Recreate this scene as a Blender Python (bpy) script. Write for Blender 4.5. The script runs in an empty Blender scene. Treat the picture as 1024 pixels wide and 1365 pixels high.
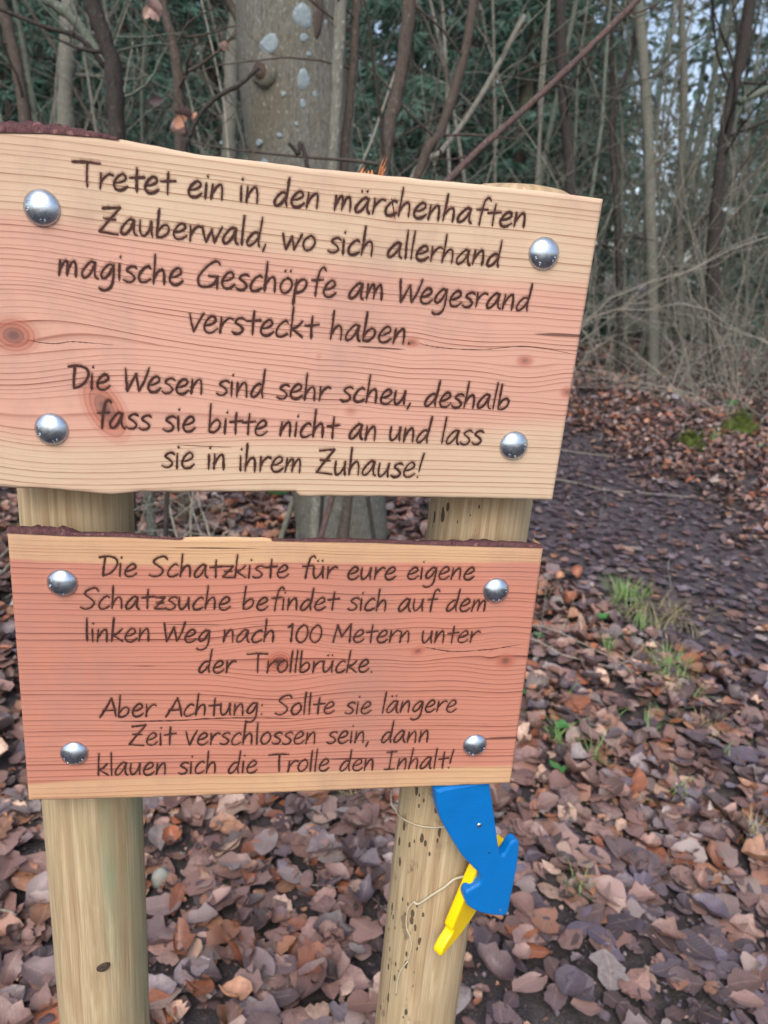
import bpy, math, random
import numpy as np
from mathutils import Vector, Matrix, noise as mnoise

# ------------------------------------------------------------------ camera, world, sun, exposure
SC = bpy.context.scene
C = SC.collection
FPX = 992.4                                   # focal length in pixels of a 1024 px wide picture
YAW, PIT, ROLL = 0.16849, 0.30905, 0.08187
CAMZ = 1.5
D = 0.56                                      # distance to the front plane of the boards


def cam_axes():
    cy, sy = math.cos(YAW), math.sin(YAW)
    cp, sp = math.cos(PIT), math.sin(PIT)
    cr, sr = math.cos(ROLL), math.sin(ROLL)
    F = Vector((sy * cp, cy * cp, -sp))
    Rt = Vector((cy, -sy, 0))
    U = Rt.cross(F)
    return cr * Rt + sr * U, -sr * Rt + cr * U, F


RX, UX, FX = cam_axes()
CAM = Vector((0, 0, CAMZ))
cd = bpy.data.cameras.new('camera')
cam = bpy.data.objects.new('camera', cd)
C.objects.link(cam)
cam.matrix_world = Matrix(((RX.x, UX.x, -FX.x, 0), (RX.y, UX.y, -FX.y, 0), (RX.z, UX.z, -FX.z, CAMZ), (0, 0, 0, 1)))
cd.sensor_fit = 'HORIZONTAL'
cd.sensor_width = 36
cd.lens = FPX / 1024 * 36
cd.clip_start = 0.02
cd.clip_end = 400
cd.dof.use_dof = True
cd.dof.focus_distance = 0.62
cd.dof.aperture_fstop = 12.5
SC.camera = cam

w = bpy.data.worlds.new('World')
SC.world = w
w.use_nodes = True
nt = w.node_tree
sky = nt.nodes.new('ShaderNodeTexSky')
sky.sky_type = 'NISHITA'
sky.sun_disc = False
sky.sun_elevation = math.radians(48)
sky.sun_rotation = math.radians(200)
sky.air_density = 1.0
sky.dust_density = 3.0
sky.ozone_density = 1.0
bg = nt.nodes['Background']
bg.inputs[1].default_value = 0.15
hs = nt.nodes.new('ShaderNodeHueSaturation')          # thin winter overcast: a paler sky
hs.inputs['Saturation'].default_value = 0.8
nt.links.new(sky.outputs[0], hs.inputs['Color'])
nt.links.new(hs.outputs[0], bg.inputs[0])

sl = bpy.data.lights.new('sun', 'SUN')
sl.energy = 1.0
sl.angle = math.radians(40)
sl.color = (1.0, 0.98, 0.95)
sun = bpy.data.objects.new('sun', sl)
C.objects.link(sun)
_el, _az = math.radians(48), math.radians(200)
sd = Vector((math.sin(_az) * math.cos(_el), math.cos(_az) * math.cos(_el), math.sin(_el)))
sun.rotation_euler = sd.to_track_quat('Z', 'Y').to_euler()

SC.view_settings.view_transform = 'Standard'
SC.view_settings.look = 'None'
SC.view_settings.exposure = 0.9
SC.view_settings.gamma = 1
SC.view_settings.use_curve_mapping = False
SC.render.engine = 'CYCLES'
SC.cycles.max_bounces = 6
SC.cycles.transparent_max_bounces = 16

rng = np.random.default_rng(7)
random.seed(7)


# ------------------------------------------------------------------ helpers
def ray(px, py):
    return (px - 512) * RX - (py - 682.5) * UX + FPX * FX


def at(px, py, Y):
    """the point of the vertical plane y = Y seen at a place of the photograph"""
    d = ray(px, py)
    return CAM + d * (Y / d.y)


def sm(x, a, b):
    t = np.clip((x - a) / (b - a), 0, 1)
    return t * t * (3 - 2 * t)


PATH = None


def path_mask(x, y):
    """1 on the trodden path, 0 off it"""
    x = np.asarray(x, float); y = np.asarray(y, float)
    best = np.full(x.shape, 9.0)
    for (ax, ay), (bx, by) in zip(PATH[:-1], PATH[1:]):
        vx, vy = bx - ax, by - ay
        t = np.clip(((x - ax) * vx + (y - ay) * vy) / (vx * vx + vy * vy), 0, 1)
        best = np.minimum(best, np.hypot(x - ax - t * vx, y - ay - t * vy))
    wob = 0.12 * np.sin(x * 3.1 + y * 1.7) + 0.08 * np.sin(y * 5.3 - x * 2.0)
    return 1 - sm(best + wob, 0.50, 0.95)


def gz_base(x, y):
    r = np.maximum(np.asarray(y, float), 0)
    z = 0.078 * np.maximum(r - 1.6, 0)
    z = np.where(z > 0.85, 0.85 + (z - 0.85) * 0.35, z)
    x = np.asarray(x, float)
    return z + 0.02 * np.sin(x * 1.9 + 0.5) * np.sin(y * 1.3) + 0.012 * np.sin(x * 4.7 + y * 3.1) + 0.05 * np.sin(x * .6 + 1) * sm(r, 3, 9)


PATH = [(9.0, -1.0), (3.6, 2.3), (2.3, 3.4), (1.9, 5.2), (1.75, 7.0), (0.9, 9.5), (-2.0, 13)]


def gz(x, y):
    return gz_base(x, y) - 0.05 * path_mask(x, y)


def hit(px, py):
    """where the line of sight meets the forest floor"""
    d = ray(px, py).normalized()
    t = 0.5
    while t < 60:
        p = CAM + d * t
        if p.z < float(gz(p.x, p.y)):
            return p
        t += 0.02 + t * 0.004
    return p


def link(o, parent=None):
    C.objects.link(o)
    if parent is not None:
        o.parent = parent
    return o


def fastmesh(name, V, F, smooth=False):
    """V (n,3), F list of (m,k) arrays -> a mesh"""
    V = np.asarray(V, np.float32)
    if not isinstance(F, list):
        F = [F]
    F = [np.asarray(f, np.int32) for f in F if len(f)]
    me = bpy.data.meshes.new(name)
    me.vertices.add(len(V))
    me.vertices.foreach_set('co', V.ravel())
    nl = sum(f.size for f in F)
    npoly = sum(len(f) for f in F)
    me.loops.add(nl)
    me.loops.foreach_set('vertex_index', np.concatenate([f.ravel() for f in F]))
    me.polygons.add(npoly)
    st, tot, k = [], [], 0
    for f in F:
        n, m = f.shape
        st.append(k + np.arange(n) * m)
        tot.append(np.full(n, m))
        k += n * m
    me.polygons.foreach_set('loop_start', np.concatenate(st).astype(np.int32))
    me.polygons.foreach_set('loop_total', np.concatenate(tot).astype(np.int32))
    me.update(calc_edges=True)
    if smooth:
        me.polygons.foreach_set('use_smooth', np.ones(npoly, bool))
    me.validate()
    return me


def attr(me, name, data, typ='FLOAT'):
    a = me.attributes.new(name, typ, 'POINT')
    key = {'FLOAT': 'value', 'FLOAT_VECTOR': 'vector', 'FLOAT_COLOR': 'color'}[typ]
    a.data.foreach_set(key, np.asarray(data, np.float32).ravel())


def obj(name, me, m, parent=None, loc=None):
    o = bpy.data.objects.new(name, me)
    if m is not None and len(me.materials) == 0:
        me.materials.append(m)
    if loc is not None:
        o.location = loc
    return link(o, parent)


def empty(name, loc=(0, 0, 0)):
    o = bpy.data.objects.new(name, None)
    o.empty_display_size = 0.1
    o.location = loc
    return link(o)


def tag(o, label=None, cat=None, group=None, kind=None):
    if label: o['label'] = label
    if cat: o['category'] = cat
    if group: o['group'] = group
    if kind: o['kind'] = kind
    return o


class MB:
    def __init__(self):
        self.v, self.q, self.t, self.n = [], [], [], 0

    def add(self, V, Q=None, T=None):
        V = np.asarray(V, float).reshape(-1, 3)
        if Q is not None and len(Q): self.q.append(np.asarray(Q, int) + self.n)
        if T is not None and len(T): self.t.append(np.asarray(T, int) + self.n)
        self.v.append(V)
        self.n += len(V)

    def tube(self, P, R, k=6, cap=True):
        P = np.asarray(P, float)
        n = len(P)
        R = np.broadcast_to(np.asarray(R, float), (n,))
        T = np.gradient(P, axis=0)
        T /= np.linalg.norm(T, axis=1)[:, None] + 1e-9
        ref = np.array([0, 0, 1.0]) if abs(T[:, 2]).mean() < 0.85 else np.array([1.0, 0.2, 0])
        A = np.cross(T, ref)
        A /= np.linalg.norm(A, axis=1)[:, None] + 1e-9
        B = np.cross(T, A)
        an = np.arange(k) * 2 * math.pi / k
        ring = P[:, None] + R[:, None, None] * (np.cos(an)[None, :, None] * A[:, None] + np.sin(an)[None, :, None] * B[:, None])
        i = np.arange(n - 1)[:, None] * k
        j = np.arange(k)[None]
        j2 = (j + 1) % k
        Q = np.stack([i + j, i + j2, i + k + j2, i + k + j], -1).reshape(-1, 4)
        V = ring.reshape(-1, 3)
        Tt = None
        if cap:
            V = np.vstack([V, P[:1], P[-1:]])
            a = np.arange(k)
            b = (a + 1) % k
            Tt = np.vstack([np.stack([b, a, np.full(k, n * k)], 1), np.stack([a + (n - 1) * k, b + (n - 1) * k, np.full(k, n * k + 1)], 1)])
        self.add(V, Q, Tt)

    def mesh(self, name, smooth=True):
        return fastmesh(name, np.vstack(self.v), [np.vstack(f) for f in (self.q, self.t) if f], smooth)


def catmull(P, n=6):
    P = [np.asarray(p, float) for p in P]
    if len(P) < 3:
        return np.array(P) if len(P[0]) > 2 else np.array([P[0] + (P[1] - P[0]) * t for t in (0, .33, .66, 1)])
    Q = [2 * P[0] - P[1]] + P + [2 * P[-1] - P[-2]]
    out = []
    for i in range(1, len(Q) - 2):
        for t in np.arange(n) / n:
            a, b, c, d = Q[i - 1], Q[i], Q[i + 1], Q[i + 2]
            out.append(0.5 * (2 * b + (c - a) * t + (2 * a - 5 * b + 4 * c - d) * t * t + (3 * b - a - 3 * c + d) * t ** 3))
    out.append(Q[-2])
    return np.array(out)


# ------------------------------------------------------------------ node helpers
def new_mat(name):
    m = bpy.data.materials.new(name)
    m.use_nodes = True
    n = m.node_tree
    return m, n, n.nodes['Principled BSDF']


def N(n, t, **kw):
    x = n.nodes.new(t)
    for k, v in kw.items():
        setattr(x, k, v)
    return x


def val(n, sock, v):
    if hasattr(v, 'is_output') or hasattr(v, 'links'):
        n.links.new(v, sock)
    else:
        sock.default_value = v


def math_(n, op, a, b=0.0, c=0.0, clamp=False):
    x = N(n, 'ShaderNodeMath', operation=op)
    x.use_clamp = clamp
    val(n, x.inputs[0], a); val(n, x.inputs[1], b); val(n, x.inputs[2], c)
    return x.outputs[0]


def mixc(n, f, a, b, mode='MIX'):
    x = N(n, 'ShaderNodeMix', data_type='RGBA', blend_type=mode)
    val(n, x.inputs[0], f)
    val(n, x.inputs[6], a if not isinstance(a, tuple) else (*a[:3], 1))
    val(n, x.inputs[7], b if not isinstance(b, tuple) else (*b[:3], 1))
    return x.outputs[2]


def noise(n, vec=None, scale=5.0, detail=4.0, rough=0.55, dist=0.0, out=0):
    x = N(n, 'ShaderNodeTexNoise')
    x.inputs['Scale'].default_value = scale
    x.inputs['Detail'].default_value = detail
    x.inputs['Roughness'].default_value = rough
    x.inputs['Distortion'].default_value = dist
    if vec is not None: n.links.new(vec, x.inputs['Vector'])
    return x.outputs[out]


def ramp(n, f, stops):
    x = N(n, 'ShaderNodeValToRGB')
    r = x.color_ramp
    while len(r.elements) < len(stops): r.elements.new(0.5)
    for e, (p, c) in zip(r.elements, stops):
        e.position = p
        e.color = (*c[:3], 1) if isinstance(c, (tuple, list)) else (c, c, c, 1)
    n.links.new(f, x.inputs[0])
    return x.outputs[0]


def mapping(n, scale=(1, 1, 1), coord='Object', vec=None, loc=(0, 0, 0)):
    mp = N(n, 'ShaderNodeMapping')
    mp.inputs['Scale'].default_value = scale
    mp.inputs['Location'].default_value = loc
    n.links.new(vec if vec is not None else N(n, 'ShaderNodeTexCoord').outputs[coord], mp.inputs[0])
    return mp.outputs[0]


def bump(n, b, h, strength=0.3, dist=0.001):
    x = N(n, 'ShaderNodeBump')
    x.inputs['Strength'].default_value = strength
    x.inputs['Distance'].default_value = dist
    n.links.new(h, x.inputs['Height'])
    n.links.new(x.outputs[0], b.inputs['Normal'])
    return x


def lin(r, g, b):
    f = lambda c: ((c / 255 + 0.055) / 1.055) ** 2.4 if c > 10 else c / 255 / 12.92
    return (f(r), f(g), f(b))


# ------------------------------------------------------------------ materials
def mat_bark(name, c1, c2, moss=None, sx=1.0, spec=0.2, rel=0.004):
    m, n, b = new_mat(name)
    v = mapping(n, (14 * sx, 14 * sx, 3 * sx))
    f = noise(n, v, 3, 6, 0.65, 0.4)
    c = mixc(n, ramp(n, f, [(0.3, 0), (0.7, 1)]), c1, c2)
    oi = N(n, 'ShaderNodeObjectInfo').outputs['Random']
    c = mixc(n, math_(n, 'MULTIPLY', oi, 0.5), c, tuple(x * 0.55 for x in c1))
    if moss:
        f2 = noise(n, mapping(n, (2, 2, 1.2)), 2.2, 3)
        c = mixc(n, math_(n, 'MULTIPLY', ramp(n, f2, [(0.48, 0), (0.7, 1)]), 0.75), c, moss)
    sp_ = noise(n, mapping(n, (60 * sx ** .5, 60 * sx ** .5, 40 * sx ** .5)), 1.0, 3, 0.6)
    c = mixc(n, ramp(n, sp_, [(0.60, 0), (0.68, 0.55)]), c, tuple(min(1, x * 1.7 + .03) for x in c1))
    c = mixc(n, ramp(n, sp_, [(0.30, 0.6), (0.40, 0)]), c, tuple(x * .4 for x in c2))
    n.links.new(c, b.inputs['Base Color'])
    b.inputs['Roughness'].default_value = 0.85
    b.inputs['Specular IOR Level'].default_value = spec
    bump(n, b, f, 0.6, rel)
    return m


def mat_board(name, sap, heart, linec, seed, tone):
    """planed larch: the ring, heart and knot fields come from the mesh"""
    m, n, b = new_mat(name)
    A = lambda s: N(n, 'ShaderNodeAttribute', attribute_name=s).outputs['Fac']
    ringv, hv, kv, kr = A('ring'), A('heartwood'), A('knot'), A('knot_ring')
    f = math_(n, 'FRACT', ringv)
    late = ramp(n, f, [(0.0, 0.5), (0.04, 0.0), (0.60, 0.04), (0.82, 0.35), (0.93, 1.0), (0.98, 0.95), (1.0, 0.5)])
    f2 = math_(n, 'FRACT', math_(n, 'MULTIPLY', ringv, 3.37))
    fine = ramp(n, f2, [(0, 0.1), (0.6, 0.0), (0.9, 0.4), (1, 0.1)])
    long = mapping(n, (5, 1, 60), loc=(seed, 0, seed))
    nz = noise(n, long, 1.0, 5, 0.6)
    fib = noise(n, mapping(n, (40, 40, 1400), loc=(seed, 0, 0)), 1.0, 3, 0.6)
    blot = noise(n, mapping(n, (6, 6, 12), loc=(0, 0, seed)), 1.0, 4)
    saw = noise(n, mapping(n, (900, 30, 50)), 1.0, 2)
    base = mixc(n, hv, sap, heart)
    base = mixc(n, math_(n, 'MULTIPLY', ramp(n, blot, [(0.35, 0), (0.68, 1)]), 0.35), base, tuple(x * 0.84 for x in heart))
    base = mixc(n, ramp(n, fib, [(0.3, 0.16), (0.7, 0.0)]), base, tuple(x * 0.5 for x in heart))
    lc = mixc(n, hv, tone, linec)
    wn = N(n, 'ShaderNodeTexWhiteNoise', noise_dimensions='1D')
    n.links.new(math_(n, 'FLOOR', ringv), wn.inputs['W'])
    wn2 = N(n, 'ShaderNodeTexWhiteNoise', noise_dimensions='1D')
    n.links.new(math_(n, 'ADD', math_(n, 'FLOOR', ringv), 57.3), wn2.inputs['W'])
    each = ramp(n, wn.outputs[0], [(0.0, 0.25), (0.5, 0.7), (0.85, 1.0), (1.0, 1.35)])
    strong = ramp(n, wn2.outputs[0], [(0.80, 0.0), (0.86, 1.0)])          # a few broad, resin-dark rings
    wide = math_(n, 'MULTIPLY', strong, ramp(n, f, [(0.2, 0.0), (0.8, 0.24), (0.95, 0.45), (1.0, 0.1)]))
    st = math_(n, 'MULTIPLY', math_(n, 'MULTIPLY', late, ramp(n, nz, [(0.32, 0.4), (0.58, 1.0)])), each)
    st = math_(n, 'ADD', st, math_(n, 'MULTIPLY', wide, ramp(n, nz, [(0.4, 0.2), (0.6, 1.0)])))
    st = math_(n, 'ADD', st, math_(n, 'MULTIPLY', fine, 0.22), clamp=True)
    st = math_(n, 'MULTIPLY', st, math_(n, 'ADD', 0.85, math_(n, 'MULTIPLY', hv, 0.12)), clamp=True)
    c = mixc(n, st, base, lc)
    kring = ramp(n, math_(n, 'FRACT', math_(n, 'MULTIPLY', kr, 5.0)), [(0, 0.0), (0.5, 0.25), (0.9, 1.0), (1, 0.1)])
    kc = mixc(n, kring, lin(180, 106, 84), lin(112, 58, 48))
    kc = mixc(n, ramp(n, kr, [(0.14, 1), (0.55, 0)]), kc, lin(70, 38, 40))
    c = mixc(n, math_(n, 'MULTIPLY', kv, 0.8, clamp=True), c, kc)
    # weather stains and dusty smears
    dirt = noise(n, mapping(n, (9, 9, 5), loc=(seed * 2, 0, 1)), 1.0, 6, 0.7)
    c = mixc(n, ramp(n, dirt, [(0.50, 0), (0.72, 0.42)]), c, lin(140, 112, 104))
    n.links.new(c, b.inputs['Base Color'])
    b.inputs['Roughness'].default_value = 0.62
    b.inputs['Specular IOR Level'].default_value = 0.22
    # greyed drying cracks and dents
    ck = noise(n, mapping(n, (7, 7, 210), loc=(0, 0, seed * 3)), 1.0, 2, 0.4)
    crack = ramp(n, ck, [(0.735, 0), (0.75, 1)])
    c = mixc(n, math_(n, 'MULTIPLY', crack, 0.8), c, lin(70, 40, 34))
    n.links.new(c, b.inputs['Base Color'])
    h = math_(n, 'ADD', math_(n, 'MULTIPLY', crack, -3.0), math_(n, 'MULTIPLY', late, 0.8))
    h = math_(n, 'ADD', h, math_(n, 'ADD', math_(n, 'MULTIPLY', fib, 0.6), math_(n, 'MULTIPLY', saw, 0.35)))
    bump(n, b, h, 0.4, 0.0003)
    return m


SAPA, HEARTA = lin(226, 192, 152), lin(220, 150, 122)
M = {}
M['board_up'] = mat_board('larch_pale', lin(196, 173, 146), lin(198, 153, 134), lin(120, 66, 50), 3.0, lin(134, 92, 68))
M['board_low'] = mat_board('larch_red', lin(196, 162, 124), lin(187, 126, 106), lin(104, 50, 42), 9.0, lin(156, 104, 74))


def mat_post():
    m, n, b = new_mat('treated_pine')
    A = N(n, 'ShaderNodeAttribute', attribute_name='wrap').outputs['Vector']
    v = mapping(n, (1, 1, 1), vec=A)
    ringf = noise(n, mapping(n, (60, 3.2, 1), vec=A), 1.0, 5, 0.6, 1.2)
    wav = N(n, 'ShaderNodeTexWave', wave_type='BANDS', bands_direction='X')
    n.links.new(mapping(n, (34, 0.9, 1), vec=A), wav.inputs[0])
    wav.inputs['Scale'].default_value = 1.0
    wav.inputs['Distortion'].default_value = 5.0
    wav.inputs['Detail'].default_value = 2.0
    wav.inputs['Detail Scale'].default_value = 0.6
    c = mixc(n, ramp(n, ringf, [(0.34, 0), (0.62, 1)]), lin(198, 178, 144), lin(164, 138, 106))
    c = mixc(n, math_(n, 'MULTIPLY', math_(n, 'POWER', wav.outputs['Fac'], 2.0), 0.22), c, lin(126, 102, 78))
    fib = noise(n, mapping(n, (600, 12, 1), vec=A), 1.0, 3, 0.6)
    c = mixc(n, ramp(n, fib, [(0.35, 0.5), (0.62, 0.0)]), c, lin(116, 96, 66))
    ckp = noise(n, mapping(n, (210, 2.2, 1), vec=A), 1.0, 2, 0.4)
    crackp = ramp(n, ckp, [(0.70, 0), (0.725, 1)])
    c = mixc(n, math_(n, 'MULTIPLY', crackp, .75), c, lin(74, 60, 44))
    g = noise(n, mapping(n, (22, 3, 1), vec=A), 1.0, 4, 0.6)
    gm = N(n, 'ShaderNodeAttribute', attribute_name='green').outputs['Fac']
    c = mixc(n, math_(n, 'MULTIPLY', gm, ramp(n, g, [(0.4, 0.0), (0.65, 0.8)])), c, lin(128, 150, 122))
    gr = noise(n, mapping(n, (10, 5, 1), vec=A), 1.3, 5, 0.6)
    c = mixc(n, ramp(n, gr, [(0.42, 0), (0.72, 0.55)]), c, lin(160, 146, 114))
    # dark short slots left by the debarker and black mould flecks, on one side of one post
    pit = N(n, 'ShaderNodeAttribute', attribute_name='flecks').outputs['Fac']
    vo = N(n, 'ShaderNodeTexVoronoi')
    n.links.new(mapping(n, (165, 66, 1), vec=A), vo.inputs['Vector'])
    vo.inputs['Scale'].default_value = 1.0
    sep = N(n, 'ShaderNodeSeparateColor')
    n.links.new(vo.outputs['Color'], sep.inputs[0])
    size = math_(n, 'MULTIPLY', math_(n, 'SUBTRACT', sep.outputs[0], 0.18, clamp=True), 0.62)
    warp = math_(n, 'MULTIPLY', noise(n, mapping(n, (260, 130, 1), vec=A), 1.0, 2), 0.16)
    spot = math_(n, 'LESS_THAN', math_(n, 'ADD', vo.outputs['Distance'], warp), size)
    spot = math_(n, 'MULTIPLY', spot, math_(n, 'GREATER_THAN', pit, noise(n, mapping(n, (18, 9, 1), vec=A), 1.0, 3)))
    c = mixc(n, math_(n, 'MULTIPLY', spot, 0.85), c, lin(52, 42, 36))
    n.links.new(c, b.inputs['Base Color'])
    b.inputs['Roughness'].default_value = 0.7
    b.inputs['Specular IOR Level'].default_value = 0.25
    bl = noise(n, mapping(n, (34, 22, 1), vec=A), 1.0, 4, 0.6)
    c = mixc(n, math_(n, 'MULTIPLY', math_(n, 'MULTIPLY', ramp(n, bl, [(0.60, 0), (0.66, 1)]), math_(n, 'MINIMUM', pit, 0.8)), 0.8), c, lin(92, 74, 60))
    n.links.new(c, b.inputs['Base Color'])
    h = math_(n, 'SUBTRACT', math_(n, 'ADD', math_(n, 'MULTIPLY', fib, 0.5), math_(n, 'MULTIPLY', wav.outputs['Fac'], 0.2)), math_(n, 'MULTIPLY', spot, 1.5))
    bump(n, b, h, 0.5, 0.0008)
    return m


M['post'] = mat_post()
m, n, b = new_mat('burnt_lettering')
c = mixc(n, noise(n, mapping(n, (300, 300, 300)), 1, 3), lin(36, 16, 10), lin(72, 34, 22))
n.links.new(c, b.inputs['Base Color'])
b.inputs['Roughness'].default_value = 0.85
M['burn'] = m
m, n, b = new_mat('scorch_edge')
a = N(n, 'ShaderNodeAttribute', attribute_name='soft').outputs['Fac']
nz = noise(n, mapping(n, (260, 260, 90)), 1, 4, 0.7)
tr = N(n, 'ShaderNodeBsdfTransparent')
mx = N(n, 'ShaderNodeMixShader')
al = math_(n, 'MULTIPLY', math_(n, 'POWER', a, 1.7), ramp(n, nz, [(0.3, 0.25), (0.7, 0.85)]), clamp=True)
n.links.new(al, mx.inputs[0]); n.links.new(tr.outputs[0], mx.inputs[1]); n.links.new(b.outputs[0], mx.inputs[2])
n.links.new(mx.outputs[0], n.nodes['Material Output'].inputs[0])
b.inputs['Base Color'].default_value = (*lin(96, 48, 34), 1)
b.inputs['Roughness'].default_value = 0.9
M['scorch'] = m
m, n, b = new_mat('zinc_steel')
b.inputs['Metallic'].default_value = 1
n.links.new(mixc(n, noise(n, mapping(n, (90, 90, 90)), 1, 4), lin(150, 168, 190), lin(212, 218, 222)), b.inputs['Base Color'])
n.links.new(ramp(n, noise(n, mapping(n, (140, 140, 140)), 1, 4), [(0.3, 0.18), (0.7, 0.42)]), b.inputs['Roughness'])
bump(n, b, noise(n, mapping(n, (320, 320, 320)), 1, 3), 0.25, 0.0004)
M['zinc'] = m


def mat_paint(name, c):
    m, n, b = new_mat(name)
    f = noise(n, mapping(n, (30, 30, 30)), 1, 4)
    cc = mixc(n, ramp(n, f, [(0.35, 0), (0.7, 0.5)]), c, tuple(x * 0.8 for x in c))
    n.links.new(cc, b.inputs['Base Color'])
    b.inputs['Roughness'].default_value = 0.32
    b.inputs['Specular IOR Level'].default_value = 0.5
    bump(n, b, noise(n, mapping(n, (160, 60, 260)), 1, 5), 0.45, 0.0009)
    sc = noise(n, mapping(n, (75, 75, 75)), 1, 6, 0.75)
    n.links.new(mixc(n, ramp(n, sc, [(0.66, 0), (0.70, 0.8)]), cc, lin(120, 104, 84)), b.inputs['Base Color'])
    return m


M['blue'] = mat_paint('blue_gloss_paint', lin(0, 106, 178))
M['yellow'] = mat_paint('yellow_gloss_paint', lin(240, 200, 0))
m, n, b = new_mat('cord_cotton')
n.links.new(mixc(n, noise(n, mapping(n, (400, 400, 400)), 1, 3), lin(200, 190, 165), lin(150, 138, 112)), b.inputs['Base Color'])
b.inputs['Roughness'].default_value = 0.9
M['cord'] = m
M['bark_red'] = mat_bark('larch_bark', lin(108, 72, 72), lin(44, 28, 32), sx=16, rel=0.0015)
M['bark_pale'] = mat_bark('torn_bast', lin(196, 160, 140), lin(120, 84, 74), sx=9, rel=0.001)
M['splinter'] = mat_bark('fresh_splinter', lin(214, 140, 92), lin(150, 78, 48), sx=20, rel=0.0005)
M['beech'] = mat_bark('beech_bark', lin(118, 117, 108), lin(70, 68, 62), moss=lin(90, 84, 70), sx=3.0, rel=0.004)
M['lichen'] = mat_bark('lichen', lin(138, 150, 154), lin(104, 116, 118), sx=6, rel=0.001)
M['scar'] = mat_bark('branch_scar_wood', lin(88, 74, 64), lin(48, 40, 36), sx=5, rel=0.006)
M['brown'] = mat_bark('brown_stem', lin(92, 82, 74), lin(60, 53, 48), sx=4, rel=0.002)
M['red'] = mat_bark('reddish_stem', lin(100, 82, 78), lin(64, 52, 50), sx=5, rel=0.001)
M['dark'] = mat_bark('dark_stem', lin(66, 60, 56), lin(40, 37, 36), sx=3, rel=0.003)
M['grey'] = mat_bark('grey_stem', lin(128, 126, 116), lin(88, 86, 78), moss=lin(94, 100, 86), sx=3, rel=0.002)
M['green'] = mat_bark('algae_stem', lin(108, 114, 102), lin(72, 78, 68), sx=3, rel=0.002)
M['pale'] = mat_bark('pale_twig', lin(168, 162, 148), lin(122, 116, 104), sx=5, rel=0.001)
M['spruce_bark'] = mat_bark('spruce_bark', lin(84, 74, 66), lin(50, 44, 40), moss=lin(70, 82, 62), sx=2, rel=0.008)
M['moss'] = mat_bark('moss', lin(84, 96, 40), lin(48, 58, 24), sx=8, rel=0.006)


def mat_leaf(name, per_object):
    m, n, b = new_mat(name)
    if per_object:
        oi = N(n, 'ShaderNodeObjectInfo').outputs['Random']
        c = ramp(n, oi, [(0.0, lin(146, 112, 102)), (0.18, lin(114, 88, 84)), (0.34, lin(160, 128, 118)), (0.5, lin(98, 86, 90)),
                         (0.62, lin(168, 116, 88)), (0.74, lin(128, 98, 90)), (0.86, lin(140, 128, 126)), (1.0, lin(190, 156, 134))])
    else:
        c = N(n, 'ShaderNodeAttribute', attribute_name='leafcol').outputs['Color']
    uv = N(n, 'ShaderNodeAttribute', attribute_name='luv').outputs['Vector']
    s = N(n, 'ShaderNodeSeparateXYZ')
    n.links.new(uv, s.inputs[0])
    au = math_(n, 'ABSOLUTE', s.outputs[0])
    mid = ramp(n, au, [(0.0, 1), (0.07, 0)])
    vein = math_(n, 'FRACT', math_(n, 'MULTIPLY', math_(n, 'SUBTRACT', s.outputs[1], math_(n, 'MULTIPLY', au, 0.22)), 11.0))
    vr = ramp(n, vein, [(0.0, 1), (0.12, 0), (0.88, 0), (1.0, 1)])
    c2 = mixc(n, math_(n, 'MULTIPLY', math_(n, 'MAXIMUM', mid, math_(n, 'MULTIPLY', vr, 0.45)), 0.35), c, lin(196, 160, 134))
    nz = noise(n, mapping(n, (70, 70, 70), coord='Object'), 1, 5, 0.7)
    c2 = mixc(n, ramp(n, nz, [(0.4, 0.0), (0.68, 0.55)]), c2, lin(78, 60, 58))
    n.links.new(c2, b.inputs['Base Color'])
    n.links.new(ramp(n, nz, [(0.3, 0.3), (0.7, 0.6)]), b.inputs['Roughness'])
    b.inputs['Specular IOR Level'].default_value = 0.5
    h = math_(n, 'ADD', math_(n, 'MULTIPLY', vr, 0.6), math_(n, 'MULTIPLY', nz, 0.8))
    bump(n, b, h, 0.5, 0.0012)
    return m


M['leaf_obj'] = mat_leaf('dry_beech_leaf', True)
M['leaf'] = mat_leaf('leaf_litter', False)


def mat_green(name, c1, c2, rough=0.45, trans=0.0):
    m, n, b = new_mat(name)
    oi = N(n, 'ShaderNodeObjectInfo').outputs['Random']
    f = noise(n, mapping(n, (3, 3, 3)), 1, 4)
    c = mixc(n, ramp(n, f, [(0.3, 0), (0.7, 1)]), c1, c2)
    c = mixc(n, math_(n, 'MULTIPLY', oi, 0.4), c, tuple(x * 0.7 for x in c2))
    n.links.new(c, b.inputs['Base Color'])
    b.inputs['Roughness'].default_value = rough
    b.inputs['Specular IOR Level'].default_value = 0.3
    return m


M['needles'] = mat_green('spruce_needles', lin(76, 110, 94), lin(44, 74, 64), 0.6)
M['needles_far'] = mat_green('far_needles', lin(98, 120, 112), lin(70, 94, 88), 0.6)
M['grass'] = mat_green('grass_blades', lin(134, 164, 96), lin(92, 126, 70))
M['straw'] = mat_green('withered_grass', lin(176, 164, 126), lin(132, 120, 88))
M['ivy'] = mat_green('green_leaf', lin(74, 124, 66), lin(50, 92, 52))

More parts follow.
